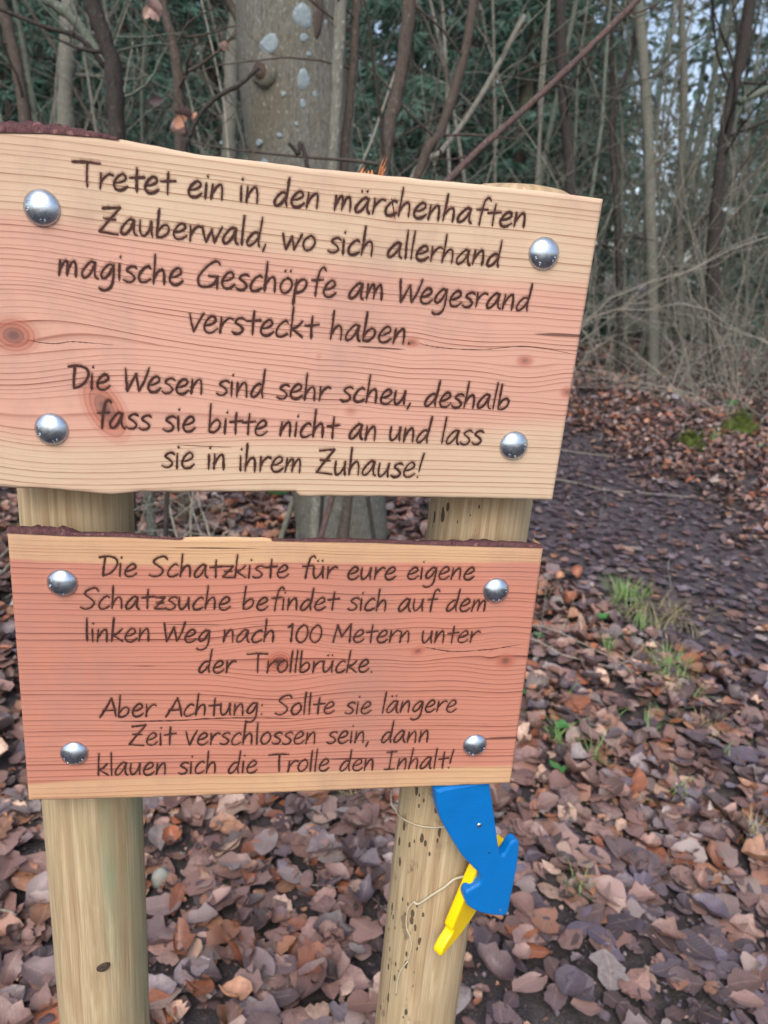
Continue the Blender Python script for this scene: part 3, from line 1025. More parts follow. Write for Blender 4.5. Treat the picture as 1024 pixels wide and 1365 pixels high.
# ------------------------------------------------------------------ engraved handwriting
GL = {
 'a': (.84, [[(.62, .9), (.45, 1.0), (.22, .72), (.04, .32), (.08, .03), (.28, .1), (.48, .45), (.62, .92)], [(.63, .95), (.60, .5), (.64, .12), (.76, .0)]]),
 'b': (.78, [[(.08, 1.8), (.07, 1.0), (.06, .02)], [(.07, .3), (.25, .68), (.46, .82), (.60, .62), (.54, .28), (.33, .05), (.10, .02)]]),
 'c': (.68, [[(.58, .84), (.46, .97), (.24, .78), (.06, .36), (.12, .03), (.36, .02), (.60, .2)]]),
 'd': (.80, [[(.54, .84), (.36, .86), (.14, .55), (.04, .17), (.16, .0), (.38, .2), (.56, .6)], [(.66, 1.8), (.62, 1.0), (.58, .35), (.64, 0)]]),
 'e': (.74, [[(.10, .42), (.34, .5), (.56, .7), (.54, .92), (.38, .99), (.16, .72), (.05, .32), (.16, .03), (.42, .02), (.66, .26)]]),
 'f': (.68, [[(.74, 1.58), (.62, 1.76), (.46, 1.6), (.38, 1.1), (.34, .5), (.33, -.05)], [(.08, .92), (.66, 1.0)]]),
 'g': (.80, [[(.60, .9), (.42, .97), (.16, .62), (.06, .28), (.18, .1), (.40, .32), (.60, .86)], [(.63, .96), (.62, .35), (.56, -.25), (.38, -.55), (.14, -.62), (-.02, -.52)]]),
 'h': (.76, [[(.10, 1.8), (.08, .9), (.05, 0)], [(.06, .3), (.24, .75), (.44, .9), (.54, .62), (.55, .0)]]),
 'i': (.30, [[(.08, .95), (.09, .5), (.10, 0)], [(.11, 1.40), (.14, 1.36)]]),
 'k': (.72, [[(.10, 1.8), (.08, .9), (.06, 0)], [(.58, .97), (.36, .64), (.09, .46)], [(.12, .47), (.34, .28), (.64, .0)]]),
 'l': (.30, [[(.10, 1.8), (.09, .8), (.10, 0)]]),
 'm': (1.05, [[(.08, .95), (.09, .5), (.06, 0)], [(.07, .3), (.24, .8), (.37, .93), (.43, .6), (.42, .05)], [(.43, .35), (.58, .8), (.72, .93), (.80, .6), (.82, 0)]]),
 'n': (.76, [[(.08, .95), (.08, .5), (.06, 0)], [(.07, .28), (.28, .8), (.46, .96), (.54, .62), (.56, 0)]]),
 'o': (.72, [[(.40, .96), (.16, .76), (.05, .36), (.18, .02), (.42, .08), (.60, .44), (.56, .82), (.38, .96)]]),
 'p': (.76, [[(.10, .92), (.08, .2), (.06, -.68)], [(.09, .55), (.28, .9), (.50, .95), (.60, .68), (.46, .28), (.12, .08)]]),
 'r': (.62, [[(.07, .95), (.09, .5), (.07, 0)], [(.08, .38), (.26, .76), (.46, .96), (.62, .88)]]),
 's': (.64, [[(.58, .86), (.44, .97), (.22, .88), (.14, .68), (.36, .5), (.50, .28), (.38, .05), (.16, .0), (.00, .1)]]),
 't': (.66, [[(.33, 1.42), (.32, .8), (.34, 0)], [(.00, .80), (.34, .86), (.68, .92)]]),
 'u': (.78, [[(.06, .94), (.05, .4), (.15, .03), (.34, .14), (.52, .55), (.57, .92)], [(.57, .94), (.57, .4), (.62, 0)]]),
 'v': (.66, [[(.02, 1.05), (.12, .5), (.24, 0)], [(.24, 0), (.42, .55), (.66, 1.15)]]),
 'w': (.98, [[(.02, .96), (.10, .45), (.20, 0)], [(.20, 0), (.46, .82)], [(.46, .82), (.60, .02)], [(.60, .02), (.76, .5), (.94, 1.02)]]),
 'z': (.68, [[(.08, .90), (.60, .93)], [(.60, .93), (.06, .04)], [(.06, .04), (.66, .03)], [(.14, .48), (.56, .52)]]),
 'T': (1.20, [[(.00, 1.46), (.6, 1.53), (1.22, 1.50)], [(.66, 1.5), (.66, .8), (.70, .02)]]),
 'Z': (1.02, [[(.16, 1.50), (.6, 1.58), (.96, 1.62)], [(.96, 1.62), (.5, .85), (.08, .10)], [(.08, .10), (.92, .0)], [(.24, .90), (.78, .88)]]),
 'G': (1.16, [[(1.05, 1.38), (.86, 1.58), (.50, 1.32), (.10, .62), (.14, .10), (.50, .02), (.84, .24), (.98, .66)], [(.98, .68), (.55, .66)], [(.98, .68), (1.00, -.06)]]),
 'W': (1.16, [[(.05, 1.42), (.12, .7), (.20, 0)], [(.20, 0), (.58, 1.10)], [(.58, 1.10), (.76, .05)], [(.76, .05), (1.00, .7), (1.18, 1.52)]]),
 'D': (1.02, [[(.32, 1.42), (.26, .7), (.24, 0)], [(.00, 1.38), (.45, 1.48), (.86, 1.30), (.94, .86), (.66, .28), (.24, .0)]]),
 'S': (.92, [[(.92, 1.34), (.74, 1.58), (.36, 1.42), (.20, 1.12), (.44, .84), (.70, .52), (.60, .16), (.28, -.02), (.00, .1)]]),
 'A': (.98, [[(.58, 1.52), (.34, .8), (.00, -.05)], [(.58, 1.52), (.76, .8), (.90, 0)], [(.14, .50), (.88, .56)]]),
 'M': (1.16, [[(.18, 1.42), (.10, .7), (.04, 0)], [(.18, 1.42), (.48, .45)], [(.48, .45), (.94, 1.5)], [(.94, 1.5), (.98, .7), (1.00, 0)]]),
 'I': (.80, [[(.33, 1.45), (.33, .7), (.32, 0)], [(.02, 1.43), (.66, 1.47)], [(.00, .0), (.66, .02)]]),
 '1': (.48, [[(.00, 1.15), (.24, 1.44)], [(.24, 1.44), (.25, .7), (.25, 0)]]),
 '0': (.80, [[(.40, 1.46), (.12, 1.05), (.04, .45), (.26, .02), (.56, .2), (.68, .8), (.58, 1.3), (.40, 1.46)]]),
 '.': (.30, [[(.08, .05), (.12, .02)]]),
 ',': (.34, [[(.14, .12), (.04, -.30)]]),
 '!': (.36, [[(.26, 1.65), (.18, 1.0), (.14, .42)], [(.10, .05), (.12, .02)]]),
 ':': (.34, [[(.10, .80), (.13, .77)], [(.10, .08), (.13, .05)]]),
}
for ch, base in (('ä', 'a'), ('ö', 'o'), ('ü', 'u')):
    adv, st = GL[base]
    GL[ch] = (adv, st + [[(.24, 1.40), (.26, 1.36)], [(.50, 1.42), (.52, 1.38)]])


def ribbon(P, wd):
    """flat strip along a polyline in x-z"""
    T = np.gradient(P, axis=0)
    T /= np.linalg.norm(T, axis=1)[:, None] + 1e-9
    Nn = np.stack([-T[:, 1], T[:, 0]], 1)
    return P + Nn * wd[:, None], P - Nn * wd[:, None]


def write_line(board, text, p0, p1, base0, base1, xh_px, wpx=3.2, seed=0):
    """text between photo columns p0 and p1, baseline from base0 to base1"""
    x0, _ = bpt(p0, base0); x1, _ = bpt(p1, base1)
    z0 = bpt(p0, base0)[1]; z1 = bpt(p1, base1)[1]
    mx = 0.5 * (p0 + p1); my = 0.5 * (base0 + base1)
    xh = bpt(mx, my - xh_px)[1] - bpt(mx, my)[1]
    adv = sum(GL[c][0] if c != ' ' else 0.58 for c in text)
    adv -= 0.12
    sx = (x1 - x0) / adv
    hw = wpx * 0.5 * D / FPX
    rr = random.Random(seed)
    mb, hb, soft = MB(), MB(), []
    cx = 0.0
    layer = 0
    for ch in text:
        if ch == ' ':
            cx += 0.58; continue
        a, strokes = GL[ch]
        jy, jr = rr.uniform(-.035, .035), rr.uniform(-.03, .03)
        sc_ = rr.uniform(.97, 1.03)
        for st in strokes:
            pts = catmull([np.array(p, float) for p in st], 8)
            X = cx + pts[:, 0] + (pts[:, 1] - .5) * (0.045 + jr)
            Zl = pts[:, 1] * sc_ + jy
            wx = x0 + X * sx
            wz = z0 + (z1 - z0) * (X / adv) + Zl * xh
            P = np.stack([wx, wz], 1)
            P = P + np.random.default_rng(layer + seed * 99).normal(0, 1, P.shape) * hw * .07
            n_ = len(P)
            t = np.linspace(0, 1, n_)
            ph = rr.uniform(0, 6)
            wd = hw * (0.86 + 0.22 * np.sin(t * 3 + ph) + 0.10 * np.sin(t * 17 + ph)) * np.minimum(1, 0.55 + 6 * np.minimum(t, 1 - t) + .001)
            wd = wd * (1 + .12 * np.random.default_rng(layer * 7 + seed).standard_normal(n_))
            # round ends
            dd = P[1] - P[0]; de = P[-1] - P[-2]
            dd = dd / (np.linalg.norm(dd) + 1e-9); de = de / (np.linalg.norm(de) + 1e-9)
            P = np.vstack([P[0] - dd * hw * .8, P, P[-1] + de * hw * .8])
            wd = np.concatenate([[hw * .3], wd, [hw * .3]])
            A_, B_ = ribbon(P, wd)
            m_ = len(P)
            y = -0.00045 - 0.000006 * (layer % 40)
            V = np.vstack([np.column_stack([A_[:, 0], np.full(m_, y), A_[:, 1]]), np.column_stack([B_[:, 0], np.full(m_, y), B_[:, 1]])])
            V[:, 0] -= board.origin[0]; V[:, 2] -= board.origin[2]
            k = np.arange(m_ - 1)
            mb.add(V, np.stack([k, k + m_, k + m_ + 1, k + 1], 1))
            # scorch: centre line opaque, edges clear, a little smoke rising
            P2 = P + np.array([0, 0.0006])
            hwid = hw * (2.9 + .5 * np.sin(np.arange(m_) * 1.3 + layer))
            A_, B_ = ribbon(P2, hwid)
            y = -0.00015 - 0.000006 * (layer % 40)
            cols = [A_, P2, B_]
            V = np.vstack([np.column_stack([c_[:, 0], np.full(m_, y), c_[:, 1]]) for c_ in cols])
            V[:, 0] -= board.origin[0]; V[:, 2] -= board.origin[2]
            hb.add(V, np.vstack([np.stack([k, k + m_, k + m_ + 1, k + 1], 1), np.stack([k + m_, k + 2 * m_, k + 2 * m_ + 1, k + m_ + 1], 1)]))
            soft += [0] * m_ + [0.6] + [1] * (m_ - 2) + [0.6] + [0] * m_
            layer += 1
        cx += a
    o = obj('lettering', mb.mesh('lettering', False), M['burn'], board.o)
    me = hb.mesh('scorch', False)
    attr(me, 'soft', soft)
    s = obj('scorch', me, M['scorch'], board.o)
    return o


T_UP = [("Tretet ein in den märchenhaften", 96, 700, 248, 304, 21), ("Zauberwald, wo sich allerhand", 131, 665, 310, 356, 21),
        ("magische Geschöpfe am Wegesrand", 78, 704, 368, 415, 21.5), ("versteckt haben.", 252, 548, 441, 459, 21.5),
        ("Die Wesen sind sehr scheu, deshalb", 92, 678, 517, 546, 20), ("fass sie bitte nicht an und lass", 128, 641, 570, 593, 20),
        ("sie in ihrem Zuhause!", 217, 560, 623, 637, 20)]
T_LO = [("Die Schatzkiste für eure eigene", 132, 631, 768, 773, 16.8), ("Schatzsuche befindet sich auf dem", 108, 648, 811, 815, 16.8),
        ("linken Weg nach 100 Metern unter", 114, 636, 855, 857, 16.6), ("der Trollbrücke.", 265, 497, 897, 896, 16.4),
        ("Aber Achtung: Sollte sie längere", 134, 607, 956, 949, 16.0), ("Zeit verschlossen sein, dann", 171, 571, 994, 989, 16.0),
        ("klauen sich die Trolle den Inhalt!", 130, 601, 1034, 1024, 15.8)]
for k, (t, a, b_, y0, y1, xh) in enumerate(T_UP): write_line(up, t, a, b_, y0, y1, xh, 3.0, k)
for k, (t, a, b_, y0, y1, xh) in enumerate(T_LO): write_line(lo, t, a, b_, y0, y1, xh, 2.7, 20 + k)

def crack_line(board, pts, wpx, seed):
    """an open drying crack: a dark sliver in the wood"""
    P = catmull([np.array(bpt(*p)) for p in pts], 14)
    rr = np.random.default_rng(seed)
    n_ = len(P)
    t = np.linspace(0, 1, n_)
    P[:, 1] += 0.00018 * np.cumsum(rr.standard_normal(n_)) * .4
    wd = wpx / 2 * D / FPX * np.clip(np.minimum(t, 1 - t) * 6, .1, 1) * (1 + .3 * rr.standard_normal(n_))
    A_, B_ = ribbon(P, wd)
    V = np.vstack([np.column_stack([c_[:, 0] - board.origin[0], np.full(n_, -0.00009), c_[:, 1] - board.origin[2]]) for c_ in (A_, B_)])
    k = np.arange(n_ - 1)
    mb = MB(); mb.add(V, np.stack([k, k + n_, k + n_ + 1, k + 1], 1))
    obj('drying_crack', mb.mesh('drying_crack', False), M['burn'], board.o)


crack_line(lo, [(150, 962), (230, 961), (300, 957), (420, 958)], 1.8, 1)
crack_line(lo, [(560, 861), (600, 868), (650, 866), (700, 858)], 1.3, 2)
crack_line(up, [(553, 455), (580, 462), (640, 466), (705, 462), (775, 474)], .8, 3)
crack_line(up, [(30, 452), (70, 458), (100, 455), (158, 460)], .9, 4)
crack_line(up, [(522, 262), (524, 275), (527, 292)], 2.0, 5)

# ------------------------------------------------------------------ carriage bolts
def bolt_mesh():
    mb = MB()
    R_, K = 0.0122, 40
    prof = [(0.0, -0.0062), (0.25, -0.0060), (0.5, -0.0053), (0.72, -0.0041), (0.88, -0.0026), (0.97, -0.0012), (1.0, -0.0002), (0.97, 0.0008)]
    V = [(0, prof[0][1], 0)]
    an = np.arange(K) * 2 * math.pi / K
    for rr_, y in prof[1:]:
        V += [(R_ * rr_ * math.cos(a), y, R_ * rr_ * math.sin(a)) for a in an]
    Tt = [(0, 1 + k, 1 + (k + 1) % K) for k in range(K)]
    Qk = [(1 + l * K + k, 1 + (l + 1) * K + k, 1 + (l + 1) * K + (k + 1) % K, 1 + l * K + (k + 1) % K) for l in range(len(prof) - 2) for k in range(K)]
    mb.add(V, Qk, Tt)
    return mb.mesh('carriage_bolt')


def bolt_marks():
    """raised strength marks near the rim: 4.8 on one side, a maker's ring and bars on the other"""
    mb = MB()
    R_ = 0.0122

    def dome(x, z):
        r_ = math.hypot(x, z) / R_
        return float(np.interp(r_, [0, .25, .5, .72, .88, .97, 1], [-.0062, -.0060, -.0053, -.0041, -.0026, -.0012, -.0002])) - 0.00012
    def stroke(pts, ox, oz, s):
        P = [(ox + x * s, oz + z * s) for x, z in pts]
        mb.tube([(x, dome(x, z), z) for x, z in P], 0.00036, 4)
    stroke([(.6, 0), (.6, 1.5), (0, .5), (.9, .5)], 0.0022, -0.0088, 0.0016)
    stroke([(.0, 0), (.05, .1)], 0.0042, -0.0086, 0.0016)
    stroke([(.4, .75), (0, 1.1), (.4, 1.5), (.8, 1.1), (.4, .75), (0, .3), (.4, 0), (.8, .3), (.4, .75)], 0.0050, -0.0078, 0.0016)
    stroke([(0, 0), (.9, .6)], -0.0094, 0.0000, 0.0020)
    stroke([(0, -.6), (.9, 0)], -0.0094, 0.0000, 0.0020)
    stroke([(0.5 + .5 * math.cos(a), .5 * math.sin(a)) for a in np.linspace(0, 6.3, 10)], -0.0078, -0.0048, 0.0018)
    return mb.mesh('strength_mark')


BM, BK = bolt_mesh(), bolt_marks()
for board, lst in ((up, [(56, 277, 23), (725, 338, -30), (69, 572, 10), (685, 594, -60)]), (lo, [(83, 777, 30), (661, 787, -75), (99, 1004, -20), (633, 993, -40)])):
    for px, py, rot in lst:
        o = bpy.data.objects.new('carriage_bolt', BM)
        if not BM.materials: BM.materials.append(M['zinc'])
        p = at(px, py, D)
        o.location = board.loc(p)
        sc_ = 0.97 if board is up else 0.94
        o.scale = (sc_, 1, sc_)
        o.rotation_euler = (random.uniform(-.03, .03), math.radians(rot), random.uniform(-.03, .03))
        link(o, board.o)
        # the raised marks belong to the bolt head: same thing, same depth of parts
        k_ = bpy.data.objects.new('strength_mark', BK)
        if not BK.materials: BK.materials.append(M['zinc'])
        k_.location = o.location; k_.scale = o.scale; k_.rotation_euler = o.rotation_euler
        link(k_, board.o)

# ------------------------------------------------------------------ painted cut-outs on a cord
def plate(name, outline, thick, mat, frame, bev=0.0022):
    """outline in its own plane (u, v), extruded along the plane's normal, rounded edges"""
    P = catmull([np.array(p, float) for p in outline] + [np.array(outline[0], float)], 5)[:-1]
    T = np.roll(P, -1, 0) - np.roll(P, 1, 0)
    T /= np.linalg.norm(T, axis=1)[:, None] + 1e-9
    area = 0.5 * np.sum(P[:, 0] * np.roll(P[:, 1], -1) - np.roll(P[:, 0], -1) * P[:, 1])
    Nn = np.stack([T[:, 1], -T[:, 0]], 1) * (1 if area > 0 else -1)
    n_ = len(P)
    ls = []
    for ins, dz in ((bev, 0), (bev * .3, bev * .3), (0, bev), (0, thick - bev), (bev * .3, thick - bev * .3), (bev, thick)):
        q = P - Nn * ins
        ls.append(np.column_stack([q, np.full(n_, dz)]))
    V = np.vstack(ls)
    o_, u_, v_, w_ = [np.array(x, float) for x in frame]
    W = o_ + V[:, :1] * u_ + V[:, 1:2] * v_ + V[:, 2:3] * w_
    import bmesh
    bm = bmesh.new()
    vs = [bm.verts.new(p) for p in W]
    nl = len(ls)
    for l in range(nl - 1):
        for k in range(n_):
            k2 = (k + 1) % n_
            bm.faces.new((vs[l * n_ + k], vs[l * n_ + k2], vs[(l + 1) * n_ + k2], vs[(l + 1) * n_ + k]))
    from mathutils.geometry import tessellate_polygon
    for base in (0, (nl - 1) * n_):
        for tri in tessellate_polygon([[Vector((*V[base + k][:2], 0)) for k in range(n_)]]):
            try: bm.faces.new([vs[base + k] for k in tri])
            except ValueError: pass
    bmesh.ops.recalc_face_normals(bm, faces=bm.faces)
    me = bpy.data.meshes.new(name)
    bm.to_mesh(me); bm.free()
    me.materials.append(mat)
    return me


YB = D + 0.006
blue_px = [(582, 1052), (583, 1075), (590, 1097), (603, 1120), (617, 1142), (632, 1158), (641, 1168), (640, 1178), (631, 1184), (622, 1190), (620, 1199), (625, 1209), (640, 1217),
           (662, 1221), (676, 1219), (681, 1200), (689, 1160), (693, 1128), (690, 1121), (682, 1124), (672, 1140), (667, 1136), (663, 1112), (658, 1075), (653, 1045), (650, 1040), (630, 1040), (600, 1040)]
bo = at(640, 1120, YB)
ua, va = Vector((math.cos(.2), math.sin(.2), 0)), Vector((0, 0, 1))
wa_ = Vector((-math.sin(.2), math.cos(.2), 0))


def on_plane(px, py, o_, u_, v_, w_):
    d = ray(px, py)
    t = (o_ - CAM).dot(w_) / d.dot(w_)
    q = CAM + d * t - o_
    return q.dot(u_), q.dot(v_)


ol = [on_plane(px, py, bo, ua, va, wa_) for px, py in blue_px]
_zb = bpt(620, 1048)[1] - 0.0015 - bo.z
ol = [(u_, min(v_, _zb + 0.00005 * k_)) for k_, (u_, v_) in enumerate(ol)]
me = plate('painted_cutout', ol, 0.012, M['blue'], ((0, 0, 0), ua, va, wa_))
blue = obj('painted_cutout', me, None, None, bo)
tag(blue, 'bright blue wooden cut-out with two hooked arms hanging below the lower board', 'ornament')
# screw head on the blue piece
sp = on_plane(639, 1100, bo, ua, va, wa_)
mb = MB()
mb.tube([ua * sp[0] + va * sp[1] - wa_ * 0.0012, ua * sp[0] + va * sp[1] - wa_ * 0.0006, ua * sp[0] + va * sp[1] + wa_ * 0.003], [0.0014, 0.0026, 0.0026], 12)
obj('screw', mb.mesh('screw'), M['zinc'], blue)
sp = on_plane(652, 1137, bo, ua, va, wa_)
mb = MB()
mb.tube([ua * sp[0] + va * sp[1] - wa_ * 0.0003, ua * sp[0] + va * sp[1] + wa_ * 0.002], [0.0009, 0.0009], 8)
obj('nail_hole', mb.mesh('nail_hole'), M['dark'], blue)

# the yellow plate hangs behind it, seen almost edge-on
y0 = at(622, 1156, D + 0.021); y1 = at(578, 1262, D + 0.010)
e1 = (y1 - y0).normalized()
away = Vector((0.78, 0.60, 0.12))
e2 = (away - e1 * away.dot(e1)).normalized()
e3 = e1.cross(e2).normalized()
Ly = (y1 - y0).length
ypts = [(-0.012, 0.002), (0.0, 0.0), (0.15 * Ly, 0.0), (0.40 * Ly, 0.0), (0.62 * Ly, 0.0), (0.70 * Ly, 0.001), (0.73 * Ly, 0.0055), (0.79 * Ly, 0.0055), (0.88 * Ly, 0.001), (1.0 * Ly, -0.001),
        (1.05 * Ly, 0.004), (1.0 * Ly, 0.012), (0.88 * Ly, 0.028), (0.66 * Ly, 0.044), (0.4 * Ly, 0.048), (0.1 * Ly, 0.040), (-0.018, 0.046), (-0.028, 0.042), (-0.025, 0.032), (-0.016, 0.024), (-0.013, 0.012)]
me = plate('painted_cutout', ypts, 0.0108, M['yellow'], ((0, 0, 0), e1, e2, e3))
yel = obj('painted_cutout', me, None, None, y0)
tag(yel, 'yellow wooden cut-out hanging behind the blue one, seen almost edge-on', 'ornament')

# cord
mb = MB()
Yp = D + 0.028 + 0.0465


def around(px_list, Rc=0.0478):
    """points that lie on the right post's round surface where the photograph shows the cord"""
    out = []
    for px, py in px_list:
        d = ray(px, py)
        zz = at(px, py, Yp - Rc).z
        cx, cy = aR.x + sR.x * (zz - aR.z), aR.y + sR.y * (zz - aR.z)
        a_ = d.x ** 2 + d.y ** 2
        b2 = -2 * (d.x * cx + d.y * cy)
        c_ = cx * cx + cy * cy - Rc * Rc
        disc = b2 * b2 - 4 * a_ * c_
        t = (-b2 - math.sqrt(max(disc, 0))) / (2 * a_)
        out.append(tuple(CAM + d * t))
    return out


loop1 = around([(529, 1082), (532, 1087), (540, 1093), (556, 1100), (575, 1103), (600, 1102)])
p = Vector(loop1[0])
mb.tube(catmull([(p.x - 0.001, p.y + 0.03, p.z + 0.004), (p.x - 0.004, p.y + 0.012, p.z + 0.002)] + loop1, 6), 0.0009, 6)
l2 = around([(606, 1172), (592, 1183), (576, 1193), (563, 1202), (556, 1205), (552, 1202)], 0.0485)
mb.tube(catmull([tuple(y0 + e1 * 0.012 + e2 * 0.004)] + l2, 5), 0.0013, 6)
l3 = around([(552, 1202), (545, 1210), (542, 1222), (542, 1236), (546, 1246)])
mb.tube(catmull(l3, 5), 0.0009, 6)
l4 = around([(544, 1281), (535, 1293), (530, 1308), (528, 1326)])
mb.tube(catmull(l4, 5), 0.0009, 6)
l5 = around([(546, 1246), (549, 1260), (546, 1272), (544, 1281)], 0.0474)
mb.tube(catmull(l5, 5), 0.0008, 6)
co = obj('cord', mb.mesh('cord'), M['cord'])
tag(co, 'thin off-white cord wound round the right post and holding the cut-outs', 'cord')


# ------------------------------------------------------------------ trees, stems, brush
def gen_branch(mb, p, d, L, r, depth, rr, sides=4, up=0.15, wig=0.25, kids=4):
    n_ = 7 if depth > 1 else 5
    P = [np.array(p, float)]
    d = np.array(d, float); d /= np.linalg.norm(d)
    for k in range(n_):
        d = d + rr.standard_normal(3) * wig * 0.5 + np.array([0, 0, up * 0.3])
        d /= np.linalg.norm(d)
        P.append(P[-1] + d * L / n_)
    P = np.array(P)
    mb.tube(P, np.linspace(r, r * 0.3, len(P)), sides, cap=False)
    if depth > 0:
        for k in range(kids):
            t = rr.uniform(0.25, 0.95)
            f = t * n_
            i0 = int(f)
            q = P[i0] + (P[min(i0 + 1, n_)] - P[i0]) * (f - i0)
            dd = P[min(i0 + 1, n_)] - P[i0]
            dd = dd / (np.linalg.norm(dd) + 1e-9) + rr.standard_normal(3) * 0.75
            gen_branch(mb, q, dd, L * rr.uniform(0.3, 0.6) * (1.1 - t * .5), r * 0.5 * (1.1 - t * .6), depth - 1, rr, 3, up, wig, max(2, kids - 1))


def make_sapling(seed, H, r, ntw, lean=0.1, stems=1):
    rr = np.random.default_rng(seed)
    tb, wb = MB(), MB()
    for s in range(stems):
        P = [np.array([rr.uniform(-.12, .12) * (stems > 1), rr.uniform(-.12, .12) * (stems > 1), -0.15])]
        d = np.array([rr.normal(0, lean), rr.normal(0, lean), 1.0])
        n_ = 12
        for k in range(n_):
            d = d + rr.standard_normal(3) * 0.07 * np.array([1, 1, .3])
            d /= np.linalg.norm(d)
            P.append(P[-1] + d * H / n_)
        P = np.array(P)
        r0 = r * rr.uniform(.55, .95)
        tb.tube(P, np.linspace(r0, r0 * 0.35, len(P)), 7, cap=False)
        for k in range(ntw // stems):
            t = rr.uniform(0.12, 0.98)
            f = t * n_; i0 = int(f)
            q = P[i0] + (P[min(i0 + 1, n_)] - P[i0]) * (f - i0)
            a = rr.uniform(0, 2 * math.pi)
            dd = np.array([math.cos(a), math.sin(a), rr.uniform(0.2, 1.3)])
            gen_branch(wb, q, dd, rr.uniform(0.6, 2.0) * (1.15 - t * .5), r0 * 0.24 * (1.1 - t * .6), 2, rr, 4, 0.12, 0.34, 6)
    return tb.mesh('stem'), wb.mesh('twigs')


SAP = [make_sapling(100 + k, rr_[0], rr_[1], rr_[2], rr_[3], rr_[4]) for k, rr_ in enumerate([
    (5.5, .022, 20, .07, 1), (6.5, .035, 22, .05, 1), (4.2, .015, 18, .16, 1), (6.0, .028, 20, .10, 1), (3.4, .012, 16, .22, 2), (5.0, .018, 24, .12, 3), (6.8, .045, 20, .05, 1), (4.6, .020, 20, .2, 2)])]
sap_mats = ['grey', 'green', 'grey', 'brown', 'pale', 'grey', 'green', 'grey']
for k, (a, b_) in enumerate(SAP):
    a.materials.append(M[sap_mats[k]]); b_.materials.append(M[sap_mats[k]])


def sapling(k, x, y, rz, sc_, label, group=None, name='bare_sapling', cat='sapling'):
    e = empty(name, (x, y, float(gz(x, y))))
    e.rotation_euler = (0, 0, rz)
    e.scale = (sc_, sc_, sc_)
    tag(e, label, cat, group)
    o = bpy.data.objects.new('stem', SAP[k][0]); link(o, e)
    o = bpy.data.objects.new('twigs', SAP[k][1]); link(o, e); o['kind'] = 'stuff'
    return e


ORD = ['leftmost'] + ['%s from the left' % w_ for w_ in ('second third fourth fifth sixth seventh eighth ninth tenth eleventh twelfth thirteenth fourteenth fifteenth sixteenth seventeenth eighteenth nineteenth twentieth twenty-first twenty-second twenty-third twenty-fourth twenty-fifth twenty-sixth').split()]
TONE = ['grey', 'greenish grey', 'grey', 'brown', 'pale', 'grey', 'greenish grey', 'grey']


def relabel(entries, fmt, off_left, off_right):
    """each copy gets its own words: its tone, then its place among its like"""
    entries.sort(key=lambda t: t[0])
    inn = [t for t in entries if 0 <= t[0] <= 1024]
    for k, (px, e, tone) in enumerate(inn):
        e['label'] = fmt.format(tone=tone, place=ORD[k])
    for side, words in ((sorted([t for t in entries if t[0] < 0], key=lambda t: -t[0]), off_left), (sorted([t for t in entries if t[0] > 1024], key=lambda t: t[0]), off_right)):
        for k, (px, e, tone) in enumerate(side):
            e['label'] = words.format(tone=tone, place=['nearest the edge', 'second from the edge', 'third from the edge', 'fourth from the edge', 'fifth from the edge', 'sixth from the edge'][k])


def xw(px, py, Y):
    return at(px, py, Y).x


# thicket right of the boards, beyond the path
THK, UND, SPT, SPY = [], [], [], []
for idx, (px, Y, k, sc_) in enumerate([(783, 9.4, 0, 1.1), (812, 9.0, 0, 1.0), (824, 9.8, 3, 1.1), (838, 9.2, 5, 1.1), (848, 9.7, 6, 1.0), (862, 10.3, 1, 1.0), (880, 9.3, 0, 1.05), (893, 9.9, 2, 1.2),
                                     (906, 10.4, 3, 1.0), (918, 9.2, 5, 1.0), (931, 9.8, 6, .8), (948, 9.4, 1, .9), (962, 8.9, 4, 1.1), (975, 9.7, 0, 1.1), (990, 8.7, 7, 1.0), (1004, 9.3, 5, 1.1), (1022, 8.8, 3, 1.0), (1050, 8.6, 7, 1.0), (1085, 8.8, 5, 1.0), (1130, 9.0, 1, 1.0),
                                     (760, 10.5, 1, 1.0), (800, 11.0, 7, 1.1), (870, 11.6, 5, 1.0), (940, 11.5, 7, 1.1), (1000, 11.0, 2, 1.3)]):
    x = xw(px, 480, Y)
    e = sapling(k, x, Y, random.uniform(0, 6.28), sc_, '', 'saplings of the thicket beyond the path')
    THK.append((px, e, TONE[k]))
relabel(THK, '{tone} sapling of the thicket beyond the path, {place}', '', '{tone} thicket sapling beyond the right edge, {place}')
# looser saplings behind the boards
for idx in range(26):
    px = -120 + idx * 36 + random.uniform(-14, 14)
    Y = random.uniform(4.6, 10.5)
    x = xw(px, 330, Y)
    e = sapling(idx % 8, x, Y, random.uniform(0, 6.28), random.uniform(.85, 1.15), '', 'saplings in the undergrowth behind the boards')
    UND.append((px, e, TONE[idx % 8]))
relabel(UND, '{tone} sapling in the undergrowth behind the boards, {place}', '{tone} sapling beyond the left edge of the picture, {place}', '{tone} sapling beyond the right edge, {place}')


